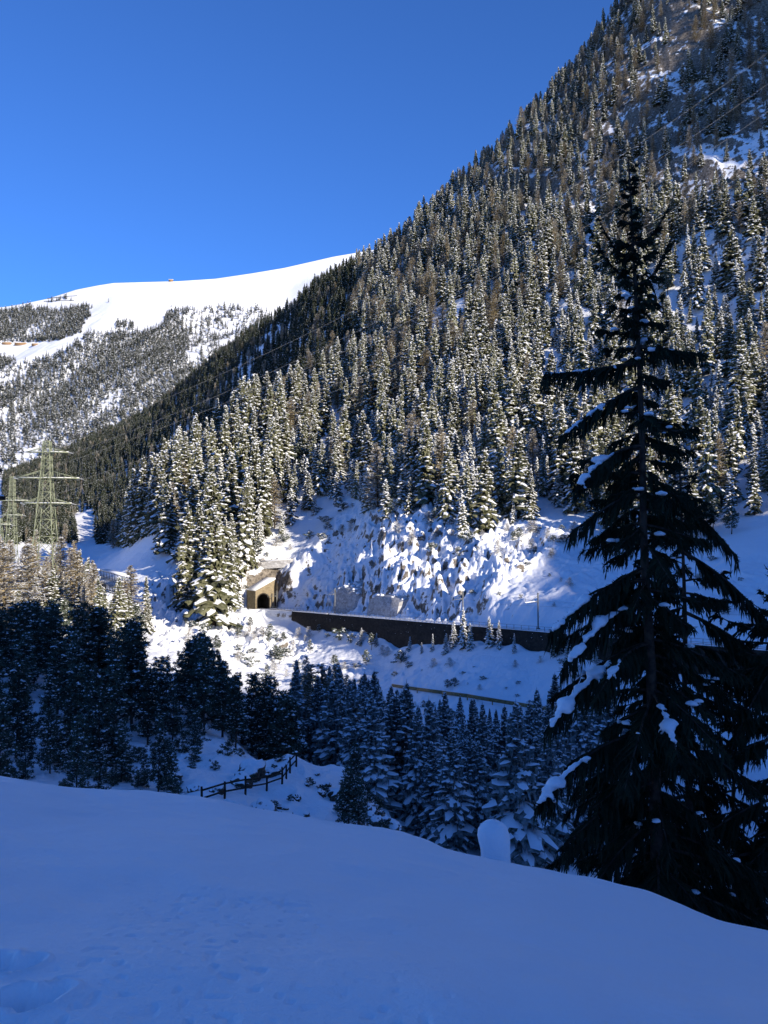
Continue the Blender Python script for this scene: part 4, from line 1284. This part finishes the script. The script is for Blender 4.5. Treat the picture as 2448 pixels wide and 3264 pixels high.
M["white_stone"] = stone("white_stone", (0.20, 0.19, 0.18), (0.62, 0.62, 0.63), 1.1)
M["soot"] = varied("soot", (0.012, 0.011, 0.010), (0.03, 0.027, 0.024), 0.7)  # unlit tunnel depth painted near black; hut windows reuse the colour
M["steel"] = varied("steel", (0.12, 0.125, 0.12), (0.20, 0.205, 0.20), 2.0, rough=0.5, spec=0.4)
M["rail_steel"] = varied("rail_steel", (0.07, 0.05, 0.04), (0.14, 0.11, 0.09), 3.0, rough=0.5, spec=0.4)
M["pylon_paint"] = varied("pylon_paint", (0.19, 0.215, 0.135), (0.29, 0.315, 0.215), 0.6, rough=0.55, spec=0.3)
M["cable"] = varied("cable", (0.26, 0.26, 0.26), (0.36, 0.36, 0.36), 1.0, rough=0.4, spec=0.5)
M["glass_brown"] = varied("glass_brown", (0.30, 0.32, 0.33), (0.45, 0.46, 0.47), 4.0, rough=0.3, spec=0.5)
M["fence_wood"] = varied("fence_wood", (0.020, 0.015, 0.012), (0.055, 0.040, 0.030), 6.0)
M["plank_wood"] = varied("plank_wood", (0.20, 0.135, 0.06), (0.34, 0.24, 0.12), 2.0)
M["hut_wood"] = varied("hut_wood", (0.22, 0.13, 0.07), (0.36, 0.24, 0.14), 0.6)
M["boulder"] = snow_ground("boulder", [(3.0, 0.08), (10, 0.03)], rock=0.55, lo=0.72, hi=0.86, rscale=1.6, rock_c=((0.03, 0.024, 0.02), (0.13, 0.10, 0.075)))

# -- retaining wall under the line
def retaining_wall():
    mb = MB()
    ts = np.linspace(0.20, 1.95, 150)
    front, back = [], []
    for t in ts:
        top = rail(t, -3.2, 0.12)
        q = rail(t, -4.4)
        foot = min(float(gz(q[0], q[1])[0]), float(gz(*rail(t, -3.5)[:2])[0])) - 1.5
        front.append((top, np.array([q[0] * 0.25 + top[0] * 0.75, q[1] * 0.25 + top[1] * 0.75, min(foot, top[2] - 0.6)])))
        back.append(rail(t, -2.3, 0.12))
    n = len(ts)
    V = np.array([f[0] for f in front] + [f[1] for f in front] + back)
    k = np.arange(n - 1)
    mb.add(V, np.concatenate([np.stack([k, k + 1, n + k + 1, n + k], -1), np.stack([k + 1, k, 2 * n + k, 2 * n + k + 1], -1)]), 0)
    o = mb.build("retaining_wall", M["wall_stone"])
    tag(o, "long dark masonry retaining wall carrying the snowy railway across the slope", "retaining wall")
    cap = MB()
    for a, b in zip(ts[:-1], ts[1:]):
        if RNG.uniform() < 0.985:
            A, B = rail(a, -2.95, 0.17), rail(b, -2.95, 0.17)
            cap.bar(A, B + (B - A) * 0.02, 0.62, 0.16, 0)
    cap.build("coping", M["snow"], o)
    # tufts of snow caught on the stones
    mbs = MB()
    for _ in range(90):
        t = RNG.uniform(0.3, 1.6); p = rail(t, -3.35, -RNG.uniform(0.3, 6))
        r = RNG.uniform(0.05, 0.16)
        if gz(p[0], p[1])[0] < p[2]: blob(mbs, p, r, r * 0.5, RNG, 0)
    mbs.build("snow_clumps", M["snow"], o)
retaining_wall()

# -- railing on the wall
def railing():
    o = empty("railing", rail(0.2, -3.05), "thin grey steel railing along the outer edge of the railway wall", "railing")
    b0 = rail(0.2, -3.05)
    ts = np.arange(0.08, 1.9, 2.6 / RAIL_L)
    post = MB(); post.box((0, 0, 0.55), (0.09, 0.09, 1.1)); pm = post.mesh("post", [M["steel"]])
    for t in ts:
        p = link(bpy.data.objects.new("post", pm), o); p.location = rail(t, -3.05, 0.15) - b0
    for h in (0.62, 1.22):
        mb = MB(); mb.bar(rail(ts[0], -3.05, h) - b0, rail(ts[-1], -3.05, h) - b0, 0.06)
        mb.build("rail", M["steel"], o)
railing()

# -- the track
def track():
    b0 = rail(0, 0)
    o = empty("railway_track", b0, "single railway track half buried in snow running out of the tunnel", "railway track")
    for w in (-0.75, 0.75):
        mb = MB(); mb.bar(rail(-0.06, w, -0.16) - b0, rail(2.0, w, -0.16) - b0, 0.12, 0.2)
        mb.build("rail", M["rail_steel"], o)
    mb = MB()
    for w in (-1.5, 1.6, 2.6):
        pts = [rail(t, w + 0.15 * math.sin(t * 60), -0.22) - b0 for t in np.linspace(0, 1.95, 60)]
        mb.tube(pts, 0.22 + 0.05 * np.sin(np.arange(60) * 2.2), 6)
    mb.build("snow_ridge", M["snow"], o, True)
track()

# -- the tunnel mouth
def portal():
    base = rail(0, 0, -0.3)
    o = empty("tunnel_portal", base, "ochre stone tunnel portal with a dark arch and a sloping snowy top", "tunnel portal")
    Tm = np.array([*RAIL_T, 0]); Nm = np.array([*RAIL_N, 0]); Z = np.array([0, 0, 1.0])
    P = lambda w, h, t=0.0: Nm * w + Z * h + Tm * t
    L, R_, hl, hr = -3.5, 4.4, 7.0, 11.2
    c, hw, sp = -0.3, 2.35, 3.4
    arch = [(c - hw, 0.0), (c - hw, sp)] + [(c - hw * math.cos(a), sp + hw * math.sin(a)) for a in np.linspace(0.2, math.pi - 0.2, 11)] + [(c + hw, sp), (c + hw, 0.0)]
    def top(w): return hl + (hr - hl) * (w - L) / (R_ - L)
    outer = [(L, 0.0), (L, sp)] + [(w, None) for w in np.linspace(L, R_, 11)] + [(R_, sp), (R_, 0.0)]
    outer = [(w, top(w) if h is None else h) for w, h in outer]
    mb = MB()
    n = len(arch)
    V = np.array([P(w, h) for w, h in arch] + [P(w, h) for w, h in outer])
    k = np.arange(n - 1)
    mb.add(V, np.stack([k, k + 1, n + k + 1, n + k], -1), 0)
    # sides and top of the block
    for (a, ha), (b, hb) in [((L, 0), (L, hl)), ((R_, hr), (R_, 0))]:
        mb.add([P(a, ha), P(b, hb), P(b, hb, -11), P(a, ha, -11)], [[0, 1, 2, 3]], 0)
    mb.build("face_wall", M["portal_stone"], o)
    ring = MB()
    V = np.array([P(w, h, 0.12) for w, h in arch] + [P(c + (w - c) * 1.16, h * 1.0 if h <= sp else sp + (h - sp) * 1.18, 0.12) for w, h in arch])
    ring.add(V, np.stack([k, k + 1, n + k + 1, n + k], -1), 0)
    V = np.array([P(w, h, 0.12) for w, h in arch] + [P(w, h, -0.6) for w, h in arch])
    ring.add(V, np.stack([k + 1, k, n + k, n + k + 1], -1), 0)
    ring.build("arch_ring", M["wall_stone"], o)
    lin = MB()
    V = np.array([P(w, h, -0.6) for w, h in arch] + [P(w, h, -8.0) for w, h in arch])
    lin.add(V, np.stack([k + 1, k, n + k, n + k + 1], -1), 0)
    lin.add(np.array([P(w, h, -7.9) for w, h in arch]), [list(range(n))], 0)  # dark end sheet standing in for the unlit tunnel beyond
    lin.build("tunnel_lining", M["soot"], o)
    cap = MB()
    V = np.array([P(L - .2, hl, 0.3), P(R_ + .2, hr + .1, 0.3), P(R_ + .2, hr + .1, -11), P(L - .2, hl, -11)])
    V2 = V + Z * 0.6 - Tm * 0.05
    cap.add(np.concatenate([V, V2]), [[3, 2, 1, 0], [4, 5, 6, 7], [0, 1, 5, 4], [1, 2, 6, 5], [2, 3, 7, 6], [3, 0, 4, 7]], 0)
    cap.build("snow_cap", M["snow"], o)
    wing = MB()
    V = [P(R_ + .02, 0, 1.4), P(R_ + .02, 9.0, 1.4), P(R_ + .02, hr - 0.8, 0.02), P(R_ + .02, 0, 0.02)]
    V += [v + Nm * 0.8 for v in V]
    wing.add(V, [[0, 1, 2, 3], [7, 6, 5, 4], [0, 4, 5, 1], [1, 5, 6, 2], [2, 6, 7, 3], [3, 7, 4, 0]], 0)
    wing.build("wing_wall", M["wall_stone"], o)
portal()

# -- masonry built into the crag beside the line
def crag_wall(t0, t1, w, h, lean, name, label, mat):
    mb = MB()
    n = 9
    ts = np.linspace(t0, t1, n)
    prof = h * (1 - 0.25 * np.abs(np.linspace(-1, 1, n)) ** 3) * (1 + 0.06 * noise2(np.arange(n) * 0.9, 0 * ts, 9))
    bot = np.array([rail(t, w, -0.6) for t in ts])
    top = np.array([rail(t, w + lean, hh) for t, hh in zip(ts, prof)])
    back = np.array([rail(t, w + lean + 9.0, hh + 3.0) for t, hh in zip(ts, prof)])
    bb = np.array([rail(t, w + lean + 9.0, -0.6) for t in ts])
    k = np.arange(n - 1)
    V = np.concatenate([bot, top, back, bb])
    mb.add(V, np.concatenate([np.stack([k, k + 1, n + k + 1, n + k], -1), np.stack([n + k, n + k + 1, 2 * n + k + 1, 2 * n + k], -1)]), 0)
    for e in (0, n - 1):
        mb.add([bot[e], top[e], back[e], bb[e]], [[0, 1, 2, 3]] if e else [[3, 2, 1, 0]], 0)
    o = mb.build(name, mat)
    tag(o, label, "masonry wall")
    cap = MB()
    for a, b, c_, d_ in zip(top[:-1], top[1:], back[1:], back[:-1]):
        m = (a + b + c_ + d_) / 4
        for _ in range(3):
            q = a + (b - a) * RNG.uniform() + (d_ - a) * RNG.uniform(0, 0.5)
            r = RNG.uniform(0.35, 0.8)
            lump(cap, q + (0, 0, 0.1), np.array([r, r, r * 0.7]), 0, RNG)
    cap.build("snow_cap", M["snow"], o, True)
crag_wall(0.285, 0.375, 5.2, 8.2, 1.6, "buttress_wall", "taller snow plastered stone buttress beside the track left of the dark gully", M["white_stone"])
crag_wall(0.435, 0.545, 5.0, 6.0, 1.2, "buttress_wall", "lower snow plastered stone buttress beside the track right of the dark gully", M["white_stone"])
def parapet():
    a, b = hit(832, 1806, 200), hit(925, 1800, 200); b[1] = min(b[1], a[1] + 3)
    mb = MB(); n = 10
    e = np.linspace(0, 1, n)[:, None]
    lo = a + (b - a) * e; lo[:, 2] -= 1.0
    hi = a + (b - a) * e; hi[:, 2] += 2.0
    bk = hi + (1.5, 3.0, 0.6)
    k = np.arange(n - 1)
    mb.add(np.concatenate([lo, hi, bk, lo + (1.5, 3.0, 0)]), np.concatenate([np.stack([k, k + 1, n + k + 1, n + k], -1), np.stack([n + k, n + k + 1, 2 * n + k + 1, 2 * n + k], -1), np.stack([2 * n + k, 2 * n + k + 1, 3 * n + k + 1, 3 * n + k], -1)]), 0)
    for i in (0, n - 1): mb.add([lo[i], hi[i], bk[i], lo[i] + (1.5, 3.0, 0)], [[0, 1, 2, 3]], 0)
    o = mb.build("parapet_wall", M["white_stone"])
    tag(o, "short stone wall with a flat snow top on the crag above the tunnel", "masonry wall")
    cp = MB(); cp.bar(hi[0] + (0.3, 0.6, 0.15), hi[-1] + (0.3, 0.6, 0.15), 1.6, 0.4)
    cp.build("snow_cap", M["snow"], o)
parapet()

# -- masts of the overhead line
def mast(t, w, label, side=-1, h=8.6, snowy=False):
    b0 = rail(t, w, -0.3)
    o = empty("catenary_mast", b0, label, "catenary mast", "catenary masts along the railway")
    Nm = np.array([*RAIL_N, 0]); Z = np.array([0, 0, 1.0])
    mb = MB(); mb.bar((0, 0, 0), (0, 0, h), 0.30, 0.26); mb.box((0, 0, 0.25), (0.8, 0.8, 0.5))
    mb.build("pole", M["steel"], o)
    br = MB()
    a = Z * (h - 2.0); e = Nm * (-w + 0.1) + Z * (h - 2.3)
    br.bar(a, e, 0.10); br.bar(Z * (h - 0.7), e * 0.75 + a * 0.25 + Z * 0.1, 0.08); br.bar(e, e + Z * 1.3, 0.07)
    br.build("bracket", M["steel"], o)
    ins = MB()
    for u in (0.12, 0.17, 0.22): ins.tube([a + (e - a) * (u - 0.012), a + (e - a) * (u + 0.012)], 0.16, 8)
    ins.build("insulator", M["glass_brown"], o)
    if snowy:
        sn = MB()
        for u in np.linspace(0.35, 1.0, 5): lump(sn, a + (e - a) * u + Z * 0.12, np.array([0.45, 0.45, 0.2]), 0, RNG)
        sn.build("snow_clumps", M["snow"], o, True)
mast(0.322, 3.4, "catenary mast before the taller stone buttress in the sun")
mast(0.765, 3.6, "dark catenary mast at the edge between sunlit crag and shade")
mast(0.945, 3.8, "catenary mast with a snow lumped arm standing in the shaded slope", snowy=True)
mast(0.02, 3.9, "catenary mast close beside the tunnel portal", h=7.0)
def catenary():
    for h, nm, lb in ((5.5, "contact_wire", "lower overhead wire above the railway track"), (6.9, "contact_wire", "upper overhead wire sagging between the catenary masts")):
        pts = []
        ms = [-0.02, 0.322, 0.765, 0.945, 1.35, 1.8]
        for a, b in zip(ms[:-1], ms[1:]):
            for e in np.linspace(0, 1, 8)[:-1]:
                pts.append(rail(a + (b - a) * e, 0.0, h - (2.4 * e * (1 - e) if h > 6 else 0.0)))
        mb = MB(); mb.tube(pts, 0.022, 3, 0, False)
        tag(mb.build(nm, M["cable"]), lb, "overhead wire")
catenary()

# -- lattice pylons
def pylon(base, H, wb, wt, arms, label, yaw=0.0, leg=0.26, name="pylon"):
    o = empty(name, base, label, "electricity pylon", "steel lattice pylons", yaw)
    def half(z): 
        e = z / H
        return wt + (wb - wt) * (1 - e) ** 1.25
    mb = MB()
    levels = [0]
    while levels[-1] < H - 1.2:
        levels.append(min(H, levels[-1] + max(2.0, 1.95 * half(levels[-1]))))
    for z0, z1 in zip(levels[:-1], levels[1:]):
        a, b = half(z0), half(z1)
        C0 = [np.array([sx * a, sy * a, z0]) for sx, sy in ((-1, -1), (1, -1), (1, 1), (-1, 1))]
        C1 = [np.array([sx * b, sy * b, z1]) for sx, sy in ((-1, -1), (1, -1), (1, 1), (-1, 1))]
        for i in range(4):
            j = (i + 1) % 4
            mb.bar(C0[i], C1[i], leg)
            mb.bar(C0[i], C1[j], leg * 0.48); mb.bar(C0[j], C1[i], leg * 0.48)
            if int(z0) % 2 == 0: mb.bar(C1[i], C1[j], leg * 0.5)
    mb.build("mast", M["pylon_paint"], o)
    for z, half_len, rise in arms:
        am = MB(); w_ = half(z)
        for sx in (-1, 1):
            tip = np.array([sx * half_len, 0, z])
            for sy in (-1, 1):
                am.bar((sx * w_, sy * w_, z), tip, leg * 0.85)
                am.bar((sx * half(z + rise), sy * half(z + rise), z + rise), tip, leg * 0.6)
                for e in (0.25, 0.5, 0.75):
                    lo = np.array([sx * w_, sy * w_, z]) * (1 - e) + tip * e
                    hi = np.array([sx * half(z + rise), sy * half(z + rise), z + rise]) * (1 - e) + tip * e
                    am.bar(lo, hi, leg * 0.4)
        am.bar((-half_len, 0, z + leg * .2), (half_len, 0, z + leg * .2), leg * 0.8)
        am.build("cross_arm", M["pylon_paint"], o)
        sn = MB()
        sn.bar((-half_len, 0, z + leg), (half_len, 0, z + leg), leg * 1.1, leg * 0.6)
        sn.build("snow_strip", M["snow"], o)
        for sx in (-1, 1):
            im = MB()
            for q in range(7):
                c = np.array([sx * half_len + 0.22 * q * (1 if sx > 0 else 1), -0.1 * q, z - 0.05 * q])
                im.tube([c, c + (0.11, -0.05, -0.02)], 0.17, 6)
            im.build("insulator", M["glass_brown"], o)
PB = W(142, 1905, 268.0)
PYB = np.array([PB[0], PB[1], min(PB[2], float(gz(PB[0], PB[1])[0]) + 0.1)])
S1 = 268.0 / F
def zrow(py): return -(py - YH) / F * 268.0 - PYB[2]
ARMS = [(zrow(1441), 6.6, 1.6), (zrow(1524), 10.0, 2.3), (zrow(1605), 7.8, 1.8)]
pylon(PYB, zrow(1398), 4.5, 0.95, ARMS, "tallest pale green lattice pylon, nearest on the left, above the larches", math.radians(4))
P2 = W(36, 1745, 420.0)
pylon(np.array([P2[0], P2[1], float(gz(P2[0], P2[1])[0])]), (1745 - 1470) / F * 420, 2.6, 0.9, [((1745 - 1547) / F * 420, 7.6, 1.8), ((1745 - 1594) / F * 420, 5.4, 1.3)],
      "smaller lattice pylon just left of the tall one, farther up the valley", math.radians(3), 0.26)
P3 = W(-4, 1745, 380.0)
pylon(np.array([P3[0], P3[1], float(gz(P3[0], P3[1])[0])]), (1745 - 1580) / F * 380, 2.6, 0.8, [((1745 - 1608) / F * 380, 5.0, 1.3)],
      "pylon mostly cut off by the left edge of the picture", math.radians(3), 0.24)
def cables():
    c, s_ = math.cos(math.radians(4)), math.sin(math.radians(4))
    ends = {}
    words = {(0, -1): "topmost power cable from the left tip of the tall pylon", (0, 1): "topmost power cable from the right tip of the tall pylon",
             (1, -1): "power cable from the left tip of the widest pylon arm", (1, 1): "power cable from the right tip of the widest pylon arm",
             (2, -1): "power cable from the left tip of the lowest pylon arm", (2, 1): "power cable from the right tip of the lowest pylon arm"}
    rows = {(0, -1): (2720, -45), (0, 1): (2820, -20), (1, -1): (2760, 130), (1, 1): (2900, 150), (2, -1): (2800, 260), (2, 1): (2900, 290)}
    for (i, sx), lb in words.items():
        z, hl, r = ARMS[i]
        A = PYB + np.array([sx * hl * c + 1.5, sx * hl * s_ - 0.7, z - 0.3])
        B = W(*rows[(i, sx)], 330.0)
        e = np.linspace(0, 1, 60)[:, None]
        P = A + (B - A) * e
        P[:, 2] -= 4 * 16.0 * e[:, 0] * (1 - e[:, 0])
        mb = MB(); mb.tube(P, 0.028, 3, 0, False)
        tag(mb.build("power_cable", M["cable"]), lb, "power cable", "power cables crossing the hillside")
cables()

# -- end of a pole's arms at the left edge
def edge_pole():
    d = 34.0
    b = W(-70, 1700, d); zb = float(gz(b[0], d)[0])
    o = empty("utility_pole", (b[0], d, zb), "dark crossarms of a wooden pole poking in at the left edge", "utility pole")
    h = W(-70, 1470, d)[2] - zb
    mb = MB(); mb.tube([(0, 0, -0.4), (0, 0, h * .5), (0, 0, h)], [0.17, 0.15, 0.12], 8); mb.build("pole", M["fence_wood"], o)
    for py, ln in ((1500, 0.86), (1588, 1.04)):
        z = W(-70, py, d)[2] - zb
        am = MB(); am.bar((-1.2, 0, z), (ln, 0, z), 0.14, 0.15); am.build("cross_arm", M["fence_wood"], o)
        sn = MB(); sn.tube([(-1.2, 0, z + .1), (0, 0, z + .12), (ln - .05, 0, z + .1)], [0.04, 0.06, 0.03], 6); sn.build("snow_strip", M["snow"], o, True)
edge_pole()

# -- lattice girder bridge in the valley
def bridge():
    A, B, C_ = W(222, 1822, 292), W(320, 1818, 288), W(396, 1838, 272)
    o = empty("girder_bridge", B, "grey lattice girder bridge with a snow covered deck behind the larches", "bridge")
    for P, Q, hh, nm in ((A, B, 4.2, "girder"), (B, C_, 6.4, "girder")):
        mb = MB(); P = P - B; Q = Q - B
        n = max(4, int(np.linalg.norm(Q - P) / 1.3)); up = np.array([0, 0, hh])
        mb.bar(P, Q, 0.3); mb.bar(P - up, Q - up, 0.3)
        for i in range(n):
            a = P + (Q - P) * i / n; b = P + (Q - P) * (i + 1) / n
            mb.bar(a, a - up, 0.14); mb.bar(a, b - up, 0.09); mb.bar(b, a - up, 0.09)
        bk = (Q - P) / np.linalg.norm(Q - P); nn = np.array([-bk[1], bk[0], 0]) * 2.2
        mb.bar(P + nn, Q + nn, 0.25); mb.bar(P + nn - up, Q + nn - up, 0.25)
        mb.build(nm, M["steel"], o)
        dk = MB(); dk.bar(P + nn * .5 + (0, 0, .25), Q + nn * .5 + (0, 0, .25), 2.6, 0.5); dk.build("snow_deck", M["snow"], o)
    pr = MB(); q = C_ - B; pr.box(q + (0.2, 0.6, -9), (2.0, 2.4, 9)); pr.box((0, 1.2, -9), (2.2, 2.6, 9)); pr.build("pier", M["wall_stone"], o)
bridge()
def gantry():
    p = hit(372, 1872, 200); d = 262.0; p = W(374, 1888, d)
    o = empty("signal_gantry", p, "pale steel frame standing beside the lattice bridge", "signal gantry")
    mb = MB(); k = d / F
    mb.bar((0, 0, -3), (0, 0, 46 * k), 0.3); mb.build("pole", M["pylon_paint"], o)
    mb = MB(); mb.bar((0, 0, 45 * k), (32 * k, 0, 45 * k), 0.25); mb.bar((-20 * k, 0, 16 * k), (2, 0, 16 * k), 0.2); mb.build("cross_beam", M["pylon_paint"], o)
gantry()

# -- rail fence on the path over the knoll
def fence():
    posts = [(642, 2573, 56.0), (716, 2547, 57.5), (782, 2533, 59.5), (850, 2521, 61.5), (899, 2500, 63.5), (912, 2483, 65.0), (924, 2464, 66.5), (944, 2444, 68.5), (969, 2420, 71.0)]
    pts = []
    for px, py, d in posts:
        pts.append(hit(px, py, 40))
    b0 = pts[0]
    o = empty("rail_fence", b0, "dark wooden two rail fence climbing the snowy path over the knoll", "fence")
    for i, p in enumerate(pts):
        p0 = p - b0
        zg = float(gz(p[0], p[1])[0]) - b0[2]
        mb = MB(); hh = 1.25 if i % 2 == 0 else 1.1
        mb.tube([p0 * (1, 1, 0) + (0, 0, min(zg, p0[2]) - 0.3), p0 + (0.02, 0, hh * .5), p0 + (0, 0, hh)], [0.08, 0.075, 0.065], 7)
        po = mb.build("post", M["fence_wood"], o)
        sn = MB(); lump(sn, p0 + (0, 0, hh + 0.03), np.array([0.12, 0.12, 0.09]), 0, RNG); sn.build("snow_cap", M["snow"], po, True)
    for h in (0.5, 1.0):
        for a, b in zip(pts[:-1], pts[1:]):
            mb = MB(); mb.bar(a - b0 + (0, -0.09, h + RNG.uniform(-.04, .04)), b - b0 + (0, -0.09, h + RNG.uniform(-.04, .04)), 0.05, 0.105)
            mb.build("rail", M["fence_wood"], o)
    return pts
FENCE = fence()

# -- plank barrier of the valley road
def barrier():
    cols = [1250, 1330, 1410, 1490, 1570, 1650, 1730, 1800]
    pts = []
    for px in cols:
        py = np.interp(px, [1250, 1420, 1720, 1800], [2188, 2214, 2262, 2275])
        pts.append(hit(px, py + 10, 120))
    b0 = pts[0]
    o = empty("road_barrier", b0, "long yellow brown plank barrier beside the valley road behind the spruces", "road barrier")
    for a, b in zip(pts[:-1], pts[1:]):
        mb = MB(); mb.bar(a - b0 + (0, 0, 1.0), b - b0 + (0, 0, 1.0), 0.14, 0.75); mb.build("plank", M["plank_wood"], o)
        sn = MB(); sn.bar(a - b0 + (0, 0, 1.42), b - b0 + (0, 0, 1.42), 0.2, 0.1); sn.build("snow_strip", M["snow"], o)
    for p in pts:
        mb = MB(); mb.box(p - b0 + (0, 0.2, 0.4), (0.2, 0.2, 1.7)); mb.build("post", M["plank_wood"], o)
barrier()

# -- snow covered post on the brink
def stump():
    d = 10.6; k = d / F
    b = W(1578, 2760, d); zg = float(lawn_z(np.array([b[0]]), np.array([d]))[0])
    o = empty("marker_post", (b[0], d, zg), "stubby post buried under a tall rounded cap of snow on the bank's brink", "post")
    H = 150 * k
    pm = MB(); pm.tube([(0, 0, -0.3), (0.0, 0, H * 0.6)], [0.09, 0.09], 8); pm.build("post", M["fence_wood"], o)
    mb = MB(); nr, na = 26, 30
    hs = np.linspace(0, 1, nr)
    prof = np.interp(hs, [0, 0.12, 0.3, 0.5, 0.68, 0.8, 0.88, 0.94, 0.98, 1.0], [0.150, 0.168, 0.178, 0.190, 0.188, 0.170, 0.145, 0.105, 0.06, 0.004])
    an = np.arange(na) / na * 2 * math.pi
    off = np.interp(hs, [0, 0.5, 1], [0.035, -0.01, -0.035])
    A_, H_ = np.meshgrid(an, hs)
    rr = prof[:, None] * (1 + 0.11 * noise2(np.cos(A_) * 1.3 + H_ * 3, np.sin(A_) * 1.3 + 5, 61) + 0.02 * noise2(np.cos(A_) * 4 + H_ * 9, np.sin(A_) * 4, 62))
    V = np.stack([off[:, None] + rr * np.cos(A_), rr * 0.95 * np.sin(A_), H_ * H - 0.06], -1).reshape(-1, 3)
    i = np.arange(nr - 1)[:, None] * na + np.arange(na)[None]; j = np.arange(nr - 1)[:, None] * na + (np.arange(na)[None] + 1) % na
    mb.add(V, np.stack([i, j, j + na, i + na], -1).reshape(-1, 4), 0)
    mb.build("snow_cap", M["lawn_snow"], o, True)
stump()

# -- boulders and outcrops
def boulder(p, r, seed, label, flat=0.7, group="outcrops on the knoll"):
    rng = np.random.default_rng(seed)
    V, Fs = ico()
    import bmesh
    bm = bmesh.new(); bmesh.ops.create_icosphere(bm, subdivisions=4, radius=1.0)
    V = np.array([v.co[:] for v in bm.verts]); Fs = np.array([[v.index for v in f.verts] for f in bm.faces]); bm.free()
    k = 1 + 0.30 * noise2(V[:, 0] * 1.6 + seed, V[:, 1] * 1.6 + V[:, 2], seed) + 0.16 * noise2(V[:, 0] * 4 + seed, V[:, 2] * 4 + V[:, 1] * 2, seed + 1) + 0.07 * noise2(V[:, 0] * 9, V[:, 2] * 9 + V[:, 1] * 5, seed + 2)
    V = V * k[:, None] * np.array([r, r * 0.8, r * flat])
    mb = MB(); mb.add(V, Fs, 0)
    o = mb.build("boulder", M["boulder"], None, True)
    o.location = (p[0], p[1], p[2]); o.rotation_euler = (0, 0, rng.uniform(0, 6))
    tag(o, label, "rock", group)
BL = "dark rock outcrop with a snow cap breaking the slope by the rail fence"
for q, (px, py, r) in enumerate([(800, 2478, 1.5), (770, 2500, 0.9), (868, 2470, 0.8), (690, 2525, 0.6), (735, 2575, 0.6), (830, 2582, 0.8), (900, 2580, 0.35), (945, 2545, 0.4), (1020, 2530, 0.4), (1040, 2505, 0.35),
                               (1075, 2545, 0.7), (1150, 2590, 0.9), (1180, 2620, 0.8), (1235, 2640, 0.9), (960, 2605, 0.6), (1110, 2560, 0.5), (560, 2480, 0.6), (620, 2520, 0.5), (1270, 2600, 0.8), (1010, 2470, 0.25), (1000, 2497, 0.22), (1032, 2535, 0.2), (978, 2505, 0.2)]):
    p = hit(px, py, 30)
    boulder(p, r, 700 + q, BL if r > 0.45 else "small dark stone poking through the snow of the knoll", 0.75, "larger outcrops on the knoll" if r > 0.45 else "small stones on the knoll")

# -- far barriers and buildings on the mountain
def mhit(px, py):
    d = np.linspace(1500, 2999, 3000)
    p = W(px, py, 1.0); g = mountain_z(p[0] * d, d)
    i = int(np.argmax(g > p[2] * d)); i = i if g[i] > p[2] * d[i] else len(d) - 1
    return np.array([p[0] * d[i], d[i], float(g[i])])
for (a, b, lb) in (((150, 946), (245, 944), "upper avalanche barrier on the far snowy ridge"), ((140, 962), (235, 959), "lower avalanche barrier on the far snowy ridge")):
    A, B = mhit(*a), mhit(*b)
    mb = MB()
    o = empty("avalanche_barrier", A, lb, "avalanche barrier", "avalanche barriers on the ridge")
    mb.bar((0, 0, 2.0), B - A + (0, 0, 2.0), 0.5, 2.2); mb.build("panel", M["steel"], o)
    mb = MB()
    for e in np.linspace(0, 1, 12): mb.bar((B - A) * e + (0, 0, -1), (B - A) * e + (0, 0, 3.4), 0.6)
    mb.build("post", M["steel"], o)
def hut(px, py, w, dpt, h, label, roof_rise=2.2):
    p = mhit(px, py)
    o = empty("mountain_hut", p, label, "building")
    mb = MB(); mb.box((0, 0, h / 2 - 1), (w, dpt, h + 2)); mb.build("wall", M["hut_wood"], o)
    rf = MB(); e = 0.8
    V = [(-w / 2 - e, -dpt / 2 - e, h), (w / 2 + e, -dpt / 2 - e, h), (w / 2 + e, dpt / 2 + e, h), (-w / 2 - e, dpt / 2 + e, h), (-w / 2 - e, 0, h + roof_rise), (w / 2 + e, 0, h + roof_rise)]
    rf.add(V, [[0, 1, 5, 4], [2, 3, 4, 5], [3, 2, 1, 0]], 0); rf.add([V[0], V[4], V[3]], [[0, 1, 2]], 0); rf.add([V[1], V[2], V[5]], [[0, 1, 2]], 0)
    rf.build("roof", M["snow"], o)
    wn = MB()
    for x_ in np.arange(-w / 2 + 2, w / 2 - 1, 3.2): wn.box((x_, -dpt / 2 - 0.05, h * 0.55), (1.3, 0.1, 1.2))
    wn.build("window_row", M["soot"], o)
hut(22, 1098, 26, 10, 6, "long low wooden lodge at the left end of the clearing on the far mountain")
hut(66, 1100, 34, 10, 6.5, "widest wooden lodge in the clearing among the far woods")
hut(112, 1101, 18, 9, 5, "small wooden lodge at the right end of the clearing on the far mountain")
hut(545, 887, 14, 9, 6, "tiny hut on the crest of the far snow ridge")
